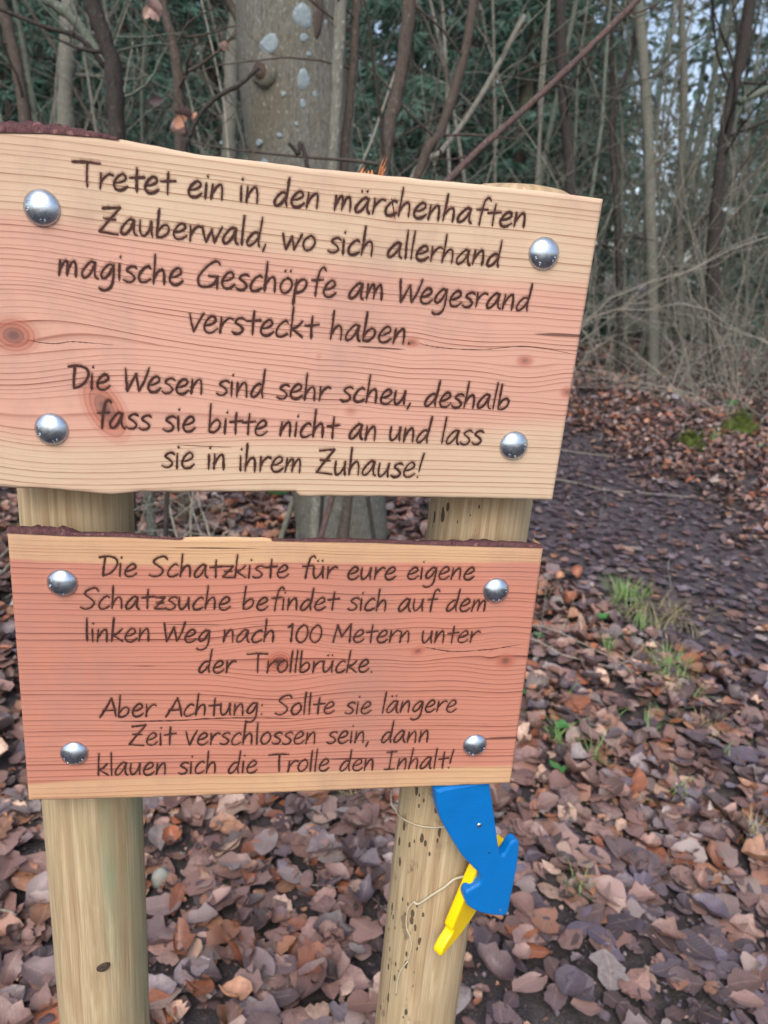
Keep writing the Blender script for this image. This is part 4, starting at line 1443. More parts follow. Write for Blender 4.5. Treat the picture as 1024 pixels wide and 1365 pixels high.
def stem(path, Y, w0, w1, mat, label, name='bare_sapling', cat='sapling', twigs=6, twl=0.6, ground_it=True, seed=1, dys=None, sides=9, partname='trunk', jit=1.0):
    """a stem that follows the photograph at distance Y and goes on down to the floor"""
    pts = [np.array(at(px, py, Y + (dys[k] if dys else 0))) for k, (px, py) in enumerate(path)]
    if ground_it:
        d = pts[-1] - pts[-2]
        d = d / max(-d[2], 0.3 * np.linalg.norm(d))
        zt = pts[-1][2] - float(gz(pts[-1][0], Y))
        d[:2] *= 0.35
        pts.append(pts[-1] + d * zt * 0.5)
        q = pts[-1] + d * zt * 0.5
        pts.append(np.array([q[0], q[1], float(gz(q[0], q[1])) - 0.15]))
    base = Vector(pts[-1] if ground_it else pts[-1])
    rad = lambda wpx: wpx / 2 * Y * 1.02 / FPX
    P = catmull(pts, 7)
    rr = np.random.default_rng(seed)
    P = P + rr.standard_normal(P.shape) * rad(w0) * 0.06 * jit
    # radius follows the length
    R_ = np.linspace(rad(w0), rad(w1), len(P)) * (1 + 0.05 * jit * rr.standard_normal(len(P)))
    e = empty(name, base)
    tag(e, label, cat)
    mb = MB(); mb.tube(P - np.array(base), R_, sides)
    t_ = obj(partname, mb.mesh(partname), M[mat], e)
    if twigs:
        wb = MB()
        for k in range(twigs):
            i0 = rr.integers(1, max(2, int(len(P) * .8)))
            dd = rr.standard_normal(3); dd[2] = abs(dd[2]) * .8; dd[1] = -abs(dd[1]) * .3 if rr.random() < .3 else dd[1]
            gen_branch(wb, P[i0] - np.array(base), dd, twl * rr.uniform(.5, 1.3), R_[i0] * .3, 2 if Y > 3.5 else 1, rr, 4, .15, .3, 3)
        obj('twigs', wb.mesh('twigs'), M[mat], e)['kind'] = 'stuff'
    return e, t_, P, R_


# the big beech
be, bt, bP, bR = stem([(384, -260), (388, -60), (391, 100), (404, 230), (428, 450), (455, 690)], 3.5, 122, 128, 'beech', 'thick grey beech trunk with pale lichen spots right behind the boards', 'beech_tree', 'tree', twigs=0, sides=28, partname='trunk', jit=0.0)


def on_trunk(px, py):
    d = ray(px, py)
    c = at(px, py, 3.5)
    k = np.argmin(np.abs(bP[:, 2] - c.z))
    cx, cy, R_ = bP[k][0], bP[k][1], bR[k] * 1.0
    a_ = d.x ** 2 + d.y ** 2; b2 = -2 * (d.x * cx + d.y * cy); c_ = cx * cx + cy * cy - R_ * R_
    disc = max(b2 * b2 - 4 * a_ * c_, 0)
    t = (-b2 - math.sqrt(disc)) / (2 * a_)
    q = CAM + d * t
    return q, Vector((q.x - cx, q.y - cy, 0)).normalized()


def blob_on_trunk(name, px, py, wpx, hpx, mat, seed, h=0.006):
    q, nn_ = on_trunk(px, py)
    rr = np.random.default_rng(seed)
    tn = Vector((-nn_.y, nn_.x, 0)); upv = Vector((0, 0, 1))
    K = 18
    V = [np.array(nn_ * h)]
    s = 3.3 / FPX / 2
    ka = np.arange(K) * 2 * math.pi / K
    rad = 1 + 0.09 * np.sin(2 * ka + rr.uniform(0, 6)) + 0.05 * np.sin(3 * ka + rr.uniform(0, 6)) + 0.05 * rr.standard_normal(K)
    for rr_, dn in ((.55, h * .95), (.9, h * .7), (1.0, -0.002)):
        for k in range(K):
            a = k * 2 * math.pi / K
            u = math.cos(a) * wpx * s * rr_ * rad[k]
            v = math.sin(a) * hpx * s * rr_ * rad[k]
            sag = (u * u) / (2 * bR.mean())
            V.append(np.array(tn * u + upv * v + nn_ * (dn - sag)))
    Tt = [(0, 1 + k, 1 + (k + 1) % K) for k in range(K)]
    Qk = [(1 + l * K + k, 1 + (l + 1) * K + k, 1 + (l + 1) * K + (k + 1) % K, 1 + l * K + (k + 1) % K) for l in range(2) for k in range(K)]
    mb = MB(); mb.add(V, Qk, Tt)
    o = obj(name, mb.mesh(name), M[mat], be)
    o.location = q - be.location
    return o


for k, (px, py, w_, h_) in enumerate([(404, 21, 26, 24), (358, 58, 24, 20), (405, 106, 17, 22), (404, 138, 8, 10), (405, 50, 9, 10), (420, 126, 8, 7), (378, 125, 6, 6), (434, 30, 6, 6), (372, 180, 7, 6), (412, 72, 7, 6), (395, 165, 5, 5), (345, 190, 12, 8), (352, 215, 16, 10)]):
    blob_on_trunk('lichen_patch', px, py, w_, h_, 'lichen', 40 + k, 0.0028)
blob_on_trunk('branch_scar', 352, 94, 34, 36, 'beech', 77, 0.020)
blob_on_trunk('branch_scar', 350, 95, 20, 22, 'scar', 78, 0.026)
blob_on_trunk('branch_scar', 424, 20, 14, 48, 'brown', 79, 0.01)

stem([(455, -60), (452, 60), (444, 225)], 2.7, 15, 13, 'grey', 'grey brown straight stem just right of the thick beech trunk', twigs=4, seed=2)
stem([(478, -60), (471, 80), (466, 140), (458, 225)], 2.75, 11, 10, 'brown', 'darker thin stem leaning against the grey brown one', twigs=4, seed=3)
stem([(551, -60), (540, 60), (528, 130), (512, 220)], 2.5, 16, 14, 'brown', 'brown leaning stem above the splintered board edge', twigs=6, seed=4)
stem([(640, -60), (622, 60), (590, 170), (556, 240)], 3.0, 11, 13, 'brown', 'brown stem slanting down to the left near the middle', twigs=8, seed=5)
stem([(700, 20), (640, 130), (590, 200), (545, 245)], 3.6, 6, 8, 'grey', 'thin grey stem slanting behind the brown one near the middle', twigs=8, seed=6)
e, _, P, _ = stem([(860, -14), (842, 8), (800, 50), (740, 108), (680, 163), (640, 198), (596, 243), (560, 290)], 2.2, 7, 9.5, 'red', 'long straight reddish branch slanting up to the right above the upper board', 'slanting_branch', 'branch', twigs=3, twl=.25, seed=7, partname='branch')
stem([(860, -40), (848, 40), (838, 92), (818, 134), (816, 200), (823, 285), (828, 470)], 8.6, 5, 9, 'dark', 'thin dark stem with a kink beside the right end of the upper board', twigs=8, seed=8)
stem([(812, -40), (815, 60), (817, 134), (822, 300), (826, 470)], 8.9, 6, 7, 'dark', 'thin dark stem right behind the kinked one', twigs=5, seed=18)
stem([(846, -40), (856, 60), (864, 180), (868, 330), (872, 480)], 8.5, 12, 17, 'grey', 'pale grey trunk standing in the right half above the path', 'young_tree', 'tree', twigs=8, twl=1.2, seed=9)
stem([(1004, -40), (992, 60), (975, 130), (962, 210), (952, 330), (950, 470)], 8.0, 14, 19, 'dark', 'dark trunk near the right edge with a mossy side branch', 'young_tree', 'tree', twigs=10, twl=1.2, seed=10)
stem([(1060, 100), (1024, 118), (985, 136)], 7.8, 7, 9, 'green', 'greenish side branch reaching in from the right edge', 'side_branch', 'branch', twigs=4, twl=.6, seed=11, partname='branch', ground_it=False)
stem([(108, -60), (122, 0), (138, 50), (152, 100), (156, 200)], 3.0, 17, 20, 'dark', 'dark brown bent stem near the upper left corner', twigs=5, seed=12)
stem([(20, -20), (72, 6), (105, 34), (125, 64), (150, 110), (165, 200)], 3.4, 10, 13, 'green', 'pale greenish bent stem crossing the upper left corner', twigs=7, seed=13)
stem([(-40, 0), (10, 16), (55, 34), (108, 52), (140, 90)], 3.1, 4, 6, 'dark', 'thin dark branch coming in from the left edge', 'side_branch', 'branch', twigs=2, twl=.3, seed=14, partname='branch', ground_it=False)
stem([(-6, -20), (14, 50), (26, 110), (38, 200)], 4.8, 11, 14, 'brown', 'brown stem rising at the far left edge', twigs=7, seed=15)
stem([(214, -30), (221, 20), (232, 64), (238, 110), (240, 200)], 3.8, 9, 16, 'brown', 'stem bending left above the upper board halfway to the beech', twigs=5, seed=16)
stem([(345, 90), (320, 112), (288, 130), (264, 156), (250, 190), (244, 230)], 2.3, 4.5, 7, 'dark', 'dark crooked twig rising behind the upper board left of the beech', twigs=2, twl=.15, seed=17, partname='branch')
stem([(385, 190), (397, 206), (412, 232)], 2.2, 4, 7, 'dark', 'short dark twig stub poking over the upper board before the beech', 'twig', 'twig', twigs=0, seed=19, partname='stalk')
stem([(100, -60), (90, 60), (88, 200)], 7.0, 16, 20, 'grey', 'grey trunk between the stems at the upper left', 'young_tree', 'tree', twigs=8, twl=1., seed=20)
stem([(330, -60), (310, 60), (305, 200)], 8.5, 14, 20, 'grey', 'grey trunk just left of the thick beech', 'young_tree', 'tree', twigs=8, twl=1., seed=21)
stem([(745, -40), (750, 100), (762, 300)], 7.0, 12, 16, 'dark', 'dark trunk above the right end of the upper board', 'young_tree', 'tree', twigs=8, twl=1., seed=22)
stem([(905, -40), (912, 120), (905, 300), (910, 480)], 9.2, 8, 12, 'grey', 'grey trunk between the pale trunk and the dark one', 'young_tree', 'tree', twigs=10, twl=1.2, seed=23)


# brushwood leaning and lying at the right
def brush(name, label, cat, base_px, Y, n_, fan, L, r, mat, seed, flat=0.3):
    rr = np.random.default_rng(seed)
    x = xw(*base_px, Y)
    z = float(gz(x, Y))
    mb = MB()
    for k in range(n_):
        a = rr.uniform(*fan)
        d = np.array([math.cos(a), rr.normal(0, .5), abs(math.sin(a)) + flat * rr.random()])
        p = np.array([rr.normal(0, .35), rr.normal(0, .25), -0.03])
        d /= np.linalg.norm(d)
        LL = L * rr.uniform(.6, 1.2)
        n2 = 9 if flat < 1 else 14
        P = [p]
        for q in range(n2):
            d = d + rr.standard_normal(3) * (.13 if flat < 1 else .2) + np.array([0, 0, -0.085 if flat < 1 else -0.03])
            d /= np.linalg.norm(d)
            nxt = P[-1] + d * LL / n2
            nxt[2] = max(nxt[2], 0.01)
            P.append(nxt)
        P = np.array(P)
        R0 = r * rr.uniform(.6, 1.2)
        mb.tube(P, np.linspace(R0, R0 * .3, len(P)), 5, cap=False)
        for q in range(5 if flat < 1 else 10):
            i0 = rr.integers(2, n2)
            gen_branch(mb, P[i0], P[i0] - P[i0 - 1] + rr.standard_normal(3) * LL / n2 * .9, LL * .3, R0 * .4, 1 if flat < 1 else 2, rr, 3, 0.05, .36, 3)
    o = obj(name, mb.mesh(name), M[mat], None, (x, Y, z))
    tag(o, label, cat)
    return o


brush('brushwood', 'tangle of arching pale twigs at the right edge of the thicket', 'brushwood', (955, 505), 7.8, 26, (0.2, 2.9), 2.2, .009, 'grey', 31)
brush('brushwood', 'grey twig tangle reaching in from beyond the right edge', 'brushwood', (1060, 505), 7.4, 26, (0.5, 3.0), 2.4, .011, 'grey', 32)
brush('brushwood', 'thin dead twigs bending low in front of the mossy stems', 'brushwood', (880, 500), 8.2, 16, (0.1, 3.0), 1.5, .008, 'pale', 33)
brush('bare_shrub', 'tall loose shrub of pale curving twigs just right of the upper board', 'shrub', (800, 480), 9.0, 9, (0.9, 2.3), 4.0, .008, 'pale', 41, 1.2)
brush('bare_shrub', 'tall loose shrub of pale curving twigs above the right half of the path', 'shrub', (900, 480), 9.2, 10, (0.8, 2.4), 4.4, .009, 'pale', 42, 1.2)
brush('bare_shrub', 'tall loose shrub of grey twigs at the right edge of the picture', 'shrub', (1010, 480), 8.6, 10, (0.8, 2.5), 4.2, .009, 'grey', 43, 1.2)
brush('bare_shrub', 'tall loose twigs rising behind the middle of the upper board', 'shrub', (640, 560), 6.5, 8, (0.8, 2.4), 3.8, .007, 'pale', 44, 1.2)
brush('bare_shrub', 'tall loose twigs rising behind the upper board left of the beech', 'shrub', (200, 560), 6.5, 8, (0.8, 2.4), 3.8, .007, 'grey', 45, 1.2)
brush('brushwood', 'low spread of fine pale twigs on the bank below the thicket', 'brushwood', (990, 508), 7.0, 24, (0.1, 3.0), 1.8, .006, 'pale', 46)
brush('brushwood', 'bare twigs seen in the gap between the boards left of the beech', 'brushwood', (270, 760), 3.2, 9, (0.5, 2.7), 1.1, .006, 'pale', 34)
brush('brushwood', 'bare twigs seen in the gap between the boards in front of the beech', 'brushwood', (480, 760), 2.6, 7, (0.5, 2.7), .9, .005, 'pale', 35)
brush('brushwood', 'dead twigs behind the boards at the left edge', 'brushwood', (-30, 760), 3.0, 10, (0.5, 2.7), 1.2, .007, 'grey', 36)


# moss cushions on the stem feet
def cushion(px, py, r, label):
    p = hit(px, py)
    rr = np.random.default_rng(int(px))
    V, nU, nV = [], 16, 8
    for v in range(nV):
        ph = v / (nV - 1) * math.pi / 2
        for u in range(nU):
            a = u * 2 * math.pi / nU
            q = r * (1 + .25 * rr.standard_normal())
            V.append((q * math.cos(a) * math.cos(ph), q * math.sin(a) * math.cos(ph), q * 1.1 * math.sin(ph) - .02))
    i = np.arange(nV - 1)[:, None] * nU; j = np.arange(nU)[None]
    Qm = np.stack([i + j, i + (j + 1) % nU, i + nU + (j + 1) % nU, i + nU + j], -1).reshape(-1, 4)
    # fuzz of tiny upright blades
    W, Tm = list(V), []
    for k in range(500):
        b0 = np.array(V[rr.integers(len(V))]) + rr.normal(0, r * .12, 3)
        d = b0 / (np.linalg.norm(b0) + 1e-6) + rr.normal(0, .4, 3)
        s = np.cross(d, rr.standard_normal(3)); s /= np.linalg.norm(s)
        n0 = len(W)
        W += [b0 - s * .006, b0 + s * .006, b0 + d * .03]
        Tm.append((n0, n0 + 1, n0 + 2))
    mb = MB(); mb.add(W, Qm, Tm)
    o = obj('moss_cushion', mb.mesh('moss_cushion', False), M['moss'], None, p)
    tag(o, label, 'moss')


cushion(821, 489, .09, 'small bright moss cushion at the foot of a thicket stem, leftmost')
cushion(866, 480, .13, 'larger dark moss cushion on the stem feet in the thicket')
cushion(985, 578, .14, 'moss cushion on the leafy bank right of the path')
cushion(920, 596, .10, 'flat moss cushion on the path edge, nearest the boards')


# green plants
def rosette(px, py, n_, size, label, name='green_seedling', cat='plant', stalk=0.05, mat='ivy'):
    p = hit(px, py)
    e = empty(name, p)
    tag(e, label, cat)
    rr = np.random.default_rng(int(px * 3 + py))
    for k in range(n_):
        V, Qk, luv = leaf_template(6, 5, rr, .3, .4)
        V = V + np.array([.5, 0, 0])
        V[:, 1] *= 1.3
        a = k * 2.4 + rr.uniform(-.4, .4)
        s = size * rr.uniform(.7, 1.1)
        Rm = Matrix.Rotation(a, 3, 'Z') @ Matrix.Rotation(-rr.uniform(.1, .7), 3, 'Y')
        W = np.array([Rm @ Vector(v * s) for v in V]) + np.array([0, 0, stalk * rr.uniform(.5, 1)])
        me = fastmesh('leaf', W, Qk, True)
        obj('leaf', me, M[mat], e)
    mb = MB(); mb.tube([(0, 0, -.01), (0.002, 0, stalk * .5), (0, .002, stalk)], [.0015, .0012, .001], 5)
    obj('stalk', mb.mesh('stalk'), M[mat], e)


rosette(801, 838, 2, .045, 'two rounded bright green leaves left of the grass tufts')
rosette(715, 862, 2, .035, 'small green leaf half hidden beside the lower board')
rosette(972, 545, 3, .10, 'green bramble leaves on the bank, upper one')
rosette(1000, 560, 3, .08, 'green bramble leaves on the bank beside the right edge')
rosette(738, 985, 1, .06, 'single green leaf under a curled brown one near the lower board')
rosette(372, 668, 4, .10, 'dark green leaves in the gap between the boards')
rosette(1010, 604, 4, .08, 'low dark green plant at the right edge of the bank')


def tuft(px, py, n_, h, label, mat='grass', spread=.05, lay=.8):
    p = hit(px, py)
    rr = np.random.default_rng(int(px * 7 + py))
    V, Qt = [], []
    for k in range(n_):
        a = rr.uniform(0, 6.28)
        d = np.array([math.cos(a), math.sin(a), 0])
        b0 = d * spread * rr.uniform(0, 1) ** .7 * rr.choice([1, -1])
        hh = h * rr.uniform(.5, 1.2); ln = lay * rr.uniform(.3, 1.3)
        s = np.array([-d[1], d[0], 0]) * rr.uniform(.0012, .0026)
        n0 = len(V)
        for q in range(5):
            t = q / 4
            c = b0 + d * hh * ln * t ** 1.6 + np.array([0, 0, hh * (t - .5 * ln * .55 * t * t)]) + np.array([0, 0, .004])
            ww = s * (1 - t * .9)
            V += [c - ww, c + ww]
            if q: Qt.append((n0 + 2 * q - 2, n0 + 2 * q - 1, n0 + 2 * q + 1, n0 + 2 * q))
    o = obj('grass_tuft', fastmesh('grass_tuft', V, np.array(Qt), True), M[mat], None, p)
    tag(o, label, 'grass')


tuft(832, 800, 190, .10, 'loose grass tuft at the path edge, farthest from the camera', spread=.12)
tuft(850, 835, 60, .09, 'sparse grass blades just below the farthest tuft', spread=.08)
tuft(888, 898, 230, .085, 'thickest green grass tuft beside the path', spread=.12)
tuft(905, 925, 60, .10, 'pale straw mixed with the thickest grass tuft', 'straw', .12)
tuft(810, 872, 40, .08, 'few grass blades between the bright leaves and the thick tuft', spread=.05)
tuft(790, 1020, 30, .11, 'long bent grass blades right of the lower board', spread=.04, lay=1.1)
tuft(742, 990, 18, .12, 'long arching grass blades beside the lower board corner', spread=.03, lay=1.2)
tuft(860, 985, 22, .09, 'grass blades standing between brown leaves in the right half', spread=.04)
tuft(772, 1192, 60, .05, 'small green yellow grass tuft right of the blue cut-out', spread=.035)
tuft(1000, 1118, 90, .07, 'yellowish grass tuft at the lower right edge', 'straw', .06)
tuft(945, 975, 60, .06, 'withered grass blades in the litter at the path edge', 'straw', .08)
tuft(470, 1075, 26, .10, 'pale dry grass blades under the lower board between the posts', 'straw', .03, 1.2)
tuft(905, 1060, 24, .07, 'thin grass blades lying over leaves at the lower right', spread=.05, lay=1.2)
tuft(950, 588, 60, .12, 'small grass clump on the far edge of the path', spread=.08)


rg = random.Random(12)
for k, (px, py) in enumerate([(770, 835), (840, 870), (862, 845), (925, 935), (880, 960), (760, 930), (815, 960), (970, 1010), (850, 1075), (765, 1090), (930, 1140), (715, 790), (745, 770)]):
    tuft(px, py, rg.randint(7, 16), rg.uniform(.05, .10), 'single grass blades, %s' % ('left of the farthest tuft', 'just above the thickest tuft', 'between the farthest and the thickest tuft', 'just below the thickest tuft', 'between the thickest tuft and the standing blades', 'close to the lower board edge', 'left of the standing blades', 'on the trodden edge at the right', 'below the standing blades', 'right above the small yellow tuft', 'left of the yellowish edge tuft', 'at the top right corner of the lower board', 'just beyond the top right corner of the lower board')[k], spread=.03, lay=1.2)
tuft(860, 820, 120, .12, 'loose straw and grass lying along the near edge of the path', 'straw', .22, 1.5)
tuft(900, 830, 70, .12, 'dry straw lying on the path edge above the thickest tuft', 'straw', .2, 1.6)
rosette(744, 1040, 2, .04, 'small green leaf pair under the litter below the lower board corner')
rosette(690, 935, 1, .05, 'single dark green leaf touching the right edge of the lower board')

# twigs on the floor
def ground_twig(pxs, r, mat, label, lift=.012, forks=()):
    mb = MB()
    o0 = hit(*pxs[0])
    P = [np.array(hit(*p)) + np.array([0, 0, lift + .01 * (k % 2)]) for k, p in enumerate(pxs)]
    mb.tube(catmull(P, 6) - np.array(o0), np.linspace(r, r * .5, (len(P) - 1) * 6 + 1), 6)
    for f in forks:
        Q_ = [np.array(hit(*p)) + np.array([0, 0, lift]) for p in f]
        mb.tube(catmull(Q_, 6) - np.array(o0), np.linspace(r * .7, r * .4, (len(Q_) - 1) * 6 + 1), 5)
    o = obj('fallen_twig', mb.mesh('fallen_twig'), M[mat], None, o0)
    tag(o, label, 'twig')


ground_twig([(738, 600), (790, 609), (840, 610), (875, 598), (890, 590)], .004, 'pale', 'pale curved twig lying across the far part of the path')
ground_twig([(735, 640), (770, 648), (810, 656), (870, 662), (940, 666), (1030, 668)], .004, 'pale', 'long thin pale twig across the path with a side shoot', forks=[[(806, 656), (806, 670), (801, 685), (799, 704)]])
ground_twig([(893, 742), (890, 760), (894, 785)], .003, 'pale', 'short pale twig on the dark middle of the path')
ground_twig([(722, 812), (745, 835), (765, 858), (768, 868), (790, 873)], .0045, 'brown', 'crooked brown twig near the green leaves and the boards')
ground_twig([(700, 905), (715, 922), (732, 942)], .003, 'pale', 'straight pale twig beside the right edge of the lower board')
ground_twig([(272, 1143), (300, 1158), (332, 1172), (345, 1178)], .0022, 'red', 'thin reddish twig on the leaves between the posts')
ground_twig([(380, 1184), (430, 1190), (480, 1194), (505, 1215), (512, 1240)], .0014, 'pale', 'thin pale stalk curving through the leaves left of the right post')
ground_twig([(478, 1060), (488, 1085), (495, 1112)], .003, 'pale', 'pale forked twig under the lower board near the right post', forks=[[(482, 1068), (462, 1080), (448, 1092)]])
ground_twig([(870, 1150), (905, 1170), (940, 1195)], .0022, 'grey', 'grey twig lying in the litter at the lower right')
ground_twig([(800, 560), (850, 545), (905, 532), (940, 540)], .006, 'pale', 'pale arched twig on the leafy bank beyond the path')
ground_twig([(884, 500), (870, 525), (862, 548), (848, 560)], .006, 'grey', 'grey twig sloping down the bank beyond the path')
ground_twig([(836, 842), (870, 860), (900, 880)], .003, 'pale', 'pale dry stalk touching the thickest grass tuft')
ground_twig([(860, 750), (930, 790), (1000, 820)], .003, 'dark', 'dark wet twig trodden into the path')
ground_twig([(0, 1218), (20, 1228), (30, 1245)], .003, 'pale', 'pale twig at the lower left corner beside the left post')

# stone between the posts
p = hit(214, 1180)
V, nU, nV = [], 14, 9
rs = np.random.default_rng(5)
for v in range(nV):
    ph = -math.pi / 2 + v / (nV - 1) * math.pi
    for u in range(nU):
        a = u * 2 * math.pi / nU
        q = .024 * (1 + .3 * mnoise.noise((math.cos(a) * math.cos(ph) * 1.5, math.sin(a) * math.cos(ph) * 1.5, math.sin(ph) * 1.5 + 3)))
        V.append((q * math.cos(a) * math.cos(ph), q * math.sin(a) * math.cos(ph) * .8, q * 1.2 * math.sin(ph)))
i = np.arange(nV - 1)[:, None] * nU; j = np.arange(nU)[None]
so = obj('stone', fastmesh('stone', V, np.stack([i + j, i + (j + 1) % nU, i + nU + (j + 1) % nU, i + nU + j], -1).reshape(-1, 4), False), M['stone'], None, p + Vector((0, 0, .022)))
tag(so, 'small grey stone among the leaves right of the left post', 'stone')


# withered leaves hanging on twigs, upper left
def hanging(px, py, Y, n_, s, label):
    e = empty('withered_leaves', at(px, py, Y))
    tag(e, label, 'leaves')
    rr = np.random.default_rng(int(px + py))
    mb = MB()
    mb.tube([(-.05, .02, .06), (0, 0, .03), (.03, -.01, -.02)], [.0015, .0012, .0008], 4)
    obj('stalk', mb.mesh('stalk'), M['brown'], e)
    for k in range(n_):
        o = bpy.data.objects.new('leaf', random.choice(big_meshes))
        o.scale = (s, s, s)
        o.rotation_euler = (rr.uniform(.8, 2.2), rr.uniform(-.5, .5), rr.uniform(0, 6.28))
        o.location = (rr.normal(0, s * .45), rr.normal(0, s * .3), rr.normal(0, s * .4))
        link(o, e)


hanging(244, 155, 2.6, 4, .055, 'cluster of withered orange leaves hanging left of the beech')
hanging(203, 18, 2.8, 3, .05, 'withered orange leaves at the top edge near the bent stem')
hanging(204, 132, 2.8, 1, .05, 'single withered leaf hanging between the clusters at the upper left')
hanging(180, 8, 3.0, 1, .05, 'single withered leaf at the very top left of the orange ones')
hanging(296, 60, 3.2, 2, .045, 'pair of brown withered leaves close to the left side of the beech')


# ------------------------------------------------------------------ spruces and the far wood
def spruce(seed, H, z0, spread, nb=7, dz=.33, leafs=.22, dens=.12):
    rr = np.random.default_rng(seed)
    P0, D0, S0 = [], [], []
    brn = MB()
    z = z0
    while z < H - .2:
        Lb = spread * (1 - z / H) ** .8 + .25
        for k in range(nb):
            if rr.random() < .12: continue
            a = rr.uniform(0, 6.28)
            L_ = Lb * rr.uniform(.6, 1.15)
            droop = rr.uniform(.15, .5)
            nseg = max(3, int(L_ / dens))
            t = (np.arange(nseg) + .5) / nseg
            c = np.stack([np.cos(a) * L_ * t, np.sin(a) * L_ * t, z + L_ * (.12 * t - droop * t * t)], 1)
            brn.tube(np.vstack([[0, 0, z], c[nseg // 3], c[-1]]), [.018, .01, .004], 3, cap=False)
            tang = np.array([np.cos(a), np.sin(a), -droop * .6])
            side = np.array([-np.sin(a), np.cos(a), 0])
            for sgn in (-1, 1):
                keep = rr.random(nseg) < (.85 if z0 < 2.5 else .6)
                dd = tang[None] * rr.uniform(.2, .9, (nseg, 1)) + sgn * side[None] * rr.uniform(.5, 1, (nseg, 1)) + np.array([0, 0, -1])[None] * rr.uniform(.1, .9, (nseg, 1))
                P0.append(c[keep]); D0.append(dd[keep]); S0.append(rr.uniform(.6, 1.3, keep.sum()) * leafs * 1.05 * (.5 + .5 * np.sin(np.pi * np.clip(t[keep] + .15, 0, 1))))
        z += dz * rr.uniform(.7, 1.3)
    P0, D0, S0 = np.vstack(P0), np.vstack(D0), np.concatenate(S0)
    D0 /= np.linalg.norm(D0, axis=1)[:, None]
    n_ = len(P0)
    V, T_ = [], []
    for q in range(6):
        dj = D0 + rr.normal(0, .42, (n_, 3)); dj /= np.linalg.norm(dj, axis=1)[:, None]
        sd_ = np.cross(dj, rr.standard_normal((n_, 3))); sd_ /= np.linalg.norm(sd_, axis=1)[:, None]
        b0 = P0 + D0 * S0[:, None] * .15 * q
        wdt = S0[:, None] * .075
        V.append(np.stack([b0 - sd_ * wdt * .4, b0 + dj * S0[:, None] * .45 + sd_ * wdt, b0 + dj * S0[:, None], b0 + dj * S0[:, None] * .45 - sd_ * wdt], 1).reshape(-1, 3))
        T_.append(np.arange(n_ * 4).reshape(-1, 4) + q * n_ * 4)
    crown = fastmesh('crown', np.vstack(V), np.vstack(T_), False)
    tb = MB()
    zz = np.linspace(-.3, H, 12)
    tb.tube(np.stack([.03 * np.sin(zz), .03 * np.cos(zz * 1.3), zz], 1), np.linspace(.012 * H, .02, 12), 9, cap=False)
    return tb.mesh('trunk'), crown, brn.mesh('boughs')


SPR = [spruce(1, 13, .8, 2.3), spruce(2, 11, 1.4, 2.0), spruce(3, 15, .4, 2.6), spruce(4, 4.5, .2, 1.3, 7, .22, .16, .09), spruce(5, 16, 3.0, 2.2)]
for a, b_, c_ in SPR:
    a.materials.append(M['spruce_bark']); b_.materials.append(M['needles']); c_.materials.append(M['spruce_bark'])


def put_spruce(k, px, Y, sc_, label, group=None):
    x = xw(px, 400, Y)
    e = empty('spruce_tree', (x, Y, float(gz(x, Y))))
    e.rotation_euler = (0, 0, random.uniform(0, 6.28)); e.scale = (sc_,) * 3
    tag(e, label, 'tree', group)
    (SPY if k == 3 else SPT).append((px, e, 'slender' if k == 4 else 'dense'))
    for nm, me in zip(('trunk', 'crown', 'boughs'), SPR[k]):
        o = link(bpy.data.objects.new(nm, me), e)
        if nm != 'trunk': o['kind'] = 'stuff'


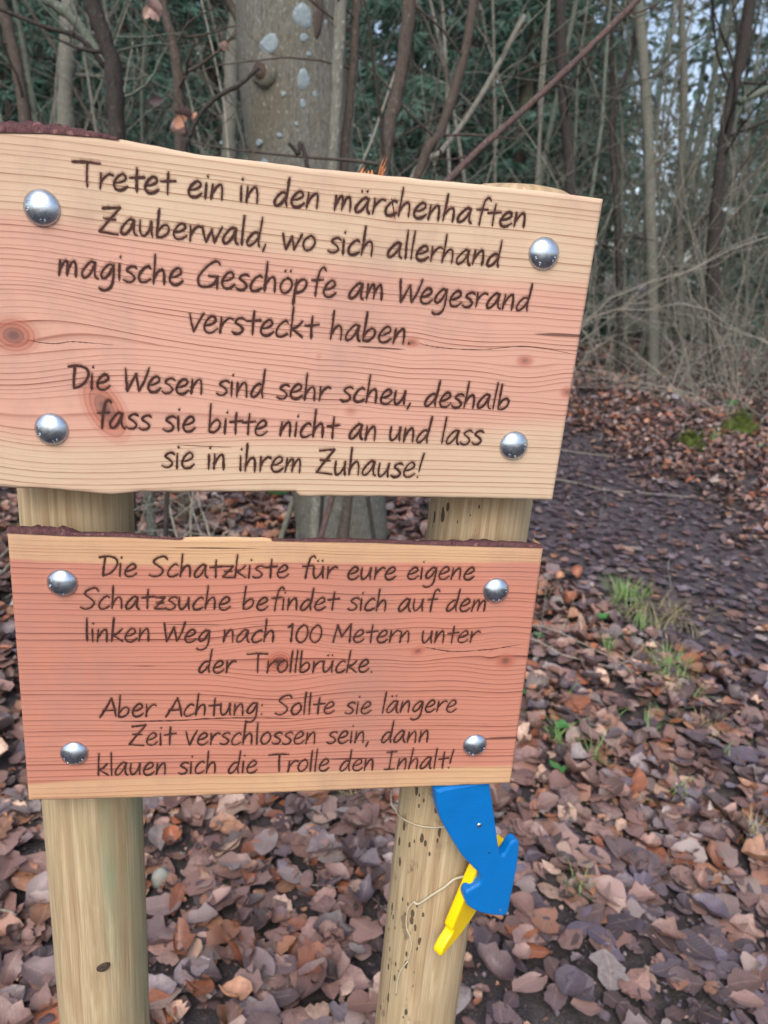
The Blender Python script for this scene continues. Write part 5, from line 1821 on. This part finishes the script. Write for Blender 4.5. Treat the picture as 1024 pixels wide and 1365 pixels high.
for k, px, Y, sc_ in [(0, -60, 13, 1), (2, 60, 15, 1), (1, 170, 12.5, 1), (2, 280, 16, 1), (0, 520, 12.5, 1), (2, 600, 14.5, 1), (1, 670, 12.0, 1), (4, 730, 17, 1), (1, 560, 19, 1.1), (4, 775, 21, .7), (0, 640, 20, 1),
                      (4, 935, 18, .55), (4, 1030, 16, 1), (2, 1110, 14, 1), (0, 1200, 13, 1), (4, -20, 20, 1.1), (4, 120, 19, 1), (4, 400, 18, 1.1), (1, 440, 14, 1), (2, 985, 26, .6), (4, 230, 24, 1), (0, 1290, 15, 1), (2, -200, 14, 1)]:
    put_spruce(k, px, Y, sc_, 'tall dark green spruce standing behind the bare saplings', 'tall spruces behind the saplings')
for k, (px, Y, sc_) in enumerate([(800, 12.0, .8), (880, 12.6, .7), (960, 12.2, 1.0), (1040, 12.0, 1.1), (740, 11.8, 1.0), (1120, 11.6, 1), (30, 11.5, 1.0), (200, 11.0, .9)]):
    put_spruce(3, px, Y, sc_, 'low young spruce between the stems of the thicket', 'young spruces in the thicket')

relabel(SPT, 'tall {tone} dark green spruce behind the saplings, {place}', 'tall {tone} spruce beyond the left edge, {place}', 'tall {tone} spruce beyond the right edge, {place}')
relabel(SPY, 'low young spruce with branches to the ground, {place}', 'low young spruce beyond the left edge, {place}', 'low young spruce beyond the right edge, {place}')
# the far wood, one mass: trunks and needle sprays
rr = np.random.default_rng(99)
tb = MB()
PV, n_ = [], 0
for k in range(170):
    a = math.radians(rr.uniform(-42, 62)); r_ = rr.uniform(27, 52)
    if 19 < math.degrees(a) < 38 and rr.random() < .6: continue
    if rr.random() < .15: continue
    x, y = r_ * math.sin(a), r_ * math.cos(a)
    z = float(gz(x, y))
    tb.tube([(x, y, z - .3), (x + rr.normal(0, .2), y, z + 9), (x + rr.normal(0, .4), y, z + 20)], [.2, .15, .06], 6, cap=False)
    m_ = 420
    zc = rr.uniform(0, 1, m_) ** 1.2 * 17 + z + .5
    ra = rr.uniform(0, 1, m_) ** .6 * (2.6 * (1 - (zc - z) / 22) + .2)
    aa = rr.uniform(0, 6.28, m_)
    c = np.stack([x + ra * np.cos(aa), y + ra * np.sin(aa), zc], 1)
    d = np.stack([np.cos(aa), np.sin(aa), -rr.uniform(.1, .9, m_)], 1) + rr.normal(0, .35, (m_, 3))
    d /= np.linalg.norm(d, axis=1)[:, None]
    s = np.cross(d, rr.standard_normal((m_, 3))); s /= np.linalg.norm(s, axis=1)[:, None]
    L_ = rr.uniform(.35, .8, (m_, 1))
    PV.append(np.stack([c - d * L_ * .4, c + s * L_ * .28, c + d * L_ * .6, c - s * L_ * .28], 1).reshape(-1, 3))
PV = np.vstack(PV)
tb.add(PV, np.arange(len(PV)).reshape(-1, 4))
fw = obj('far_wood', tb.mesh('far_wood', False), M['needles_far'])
tag(fw, 'distant spruce wood reading as one dark green mass with sky between', 'wood', kind='stuff')
bpy.context.view_layer.update()
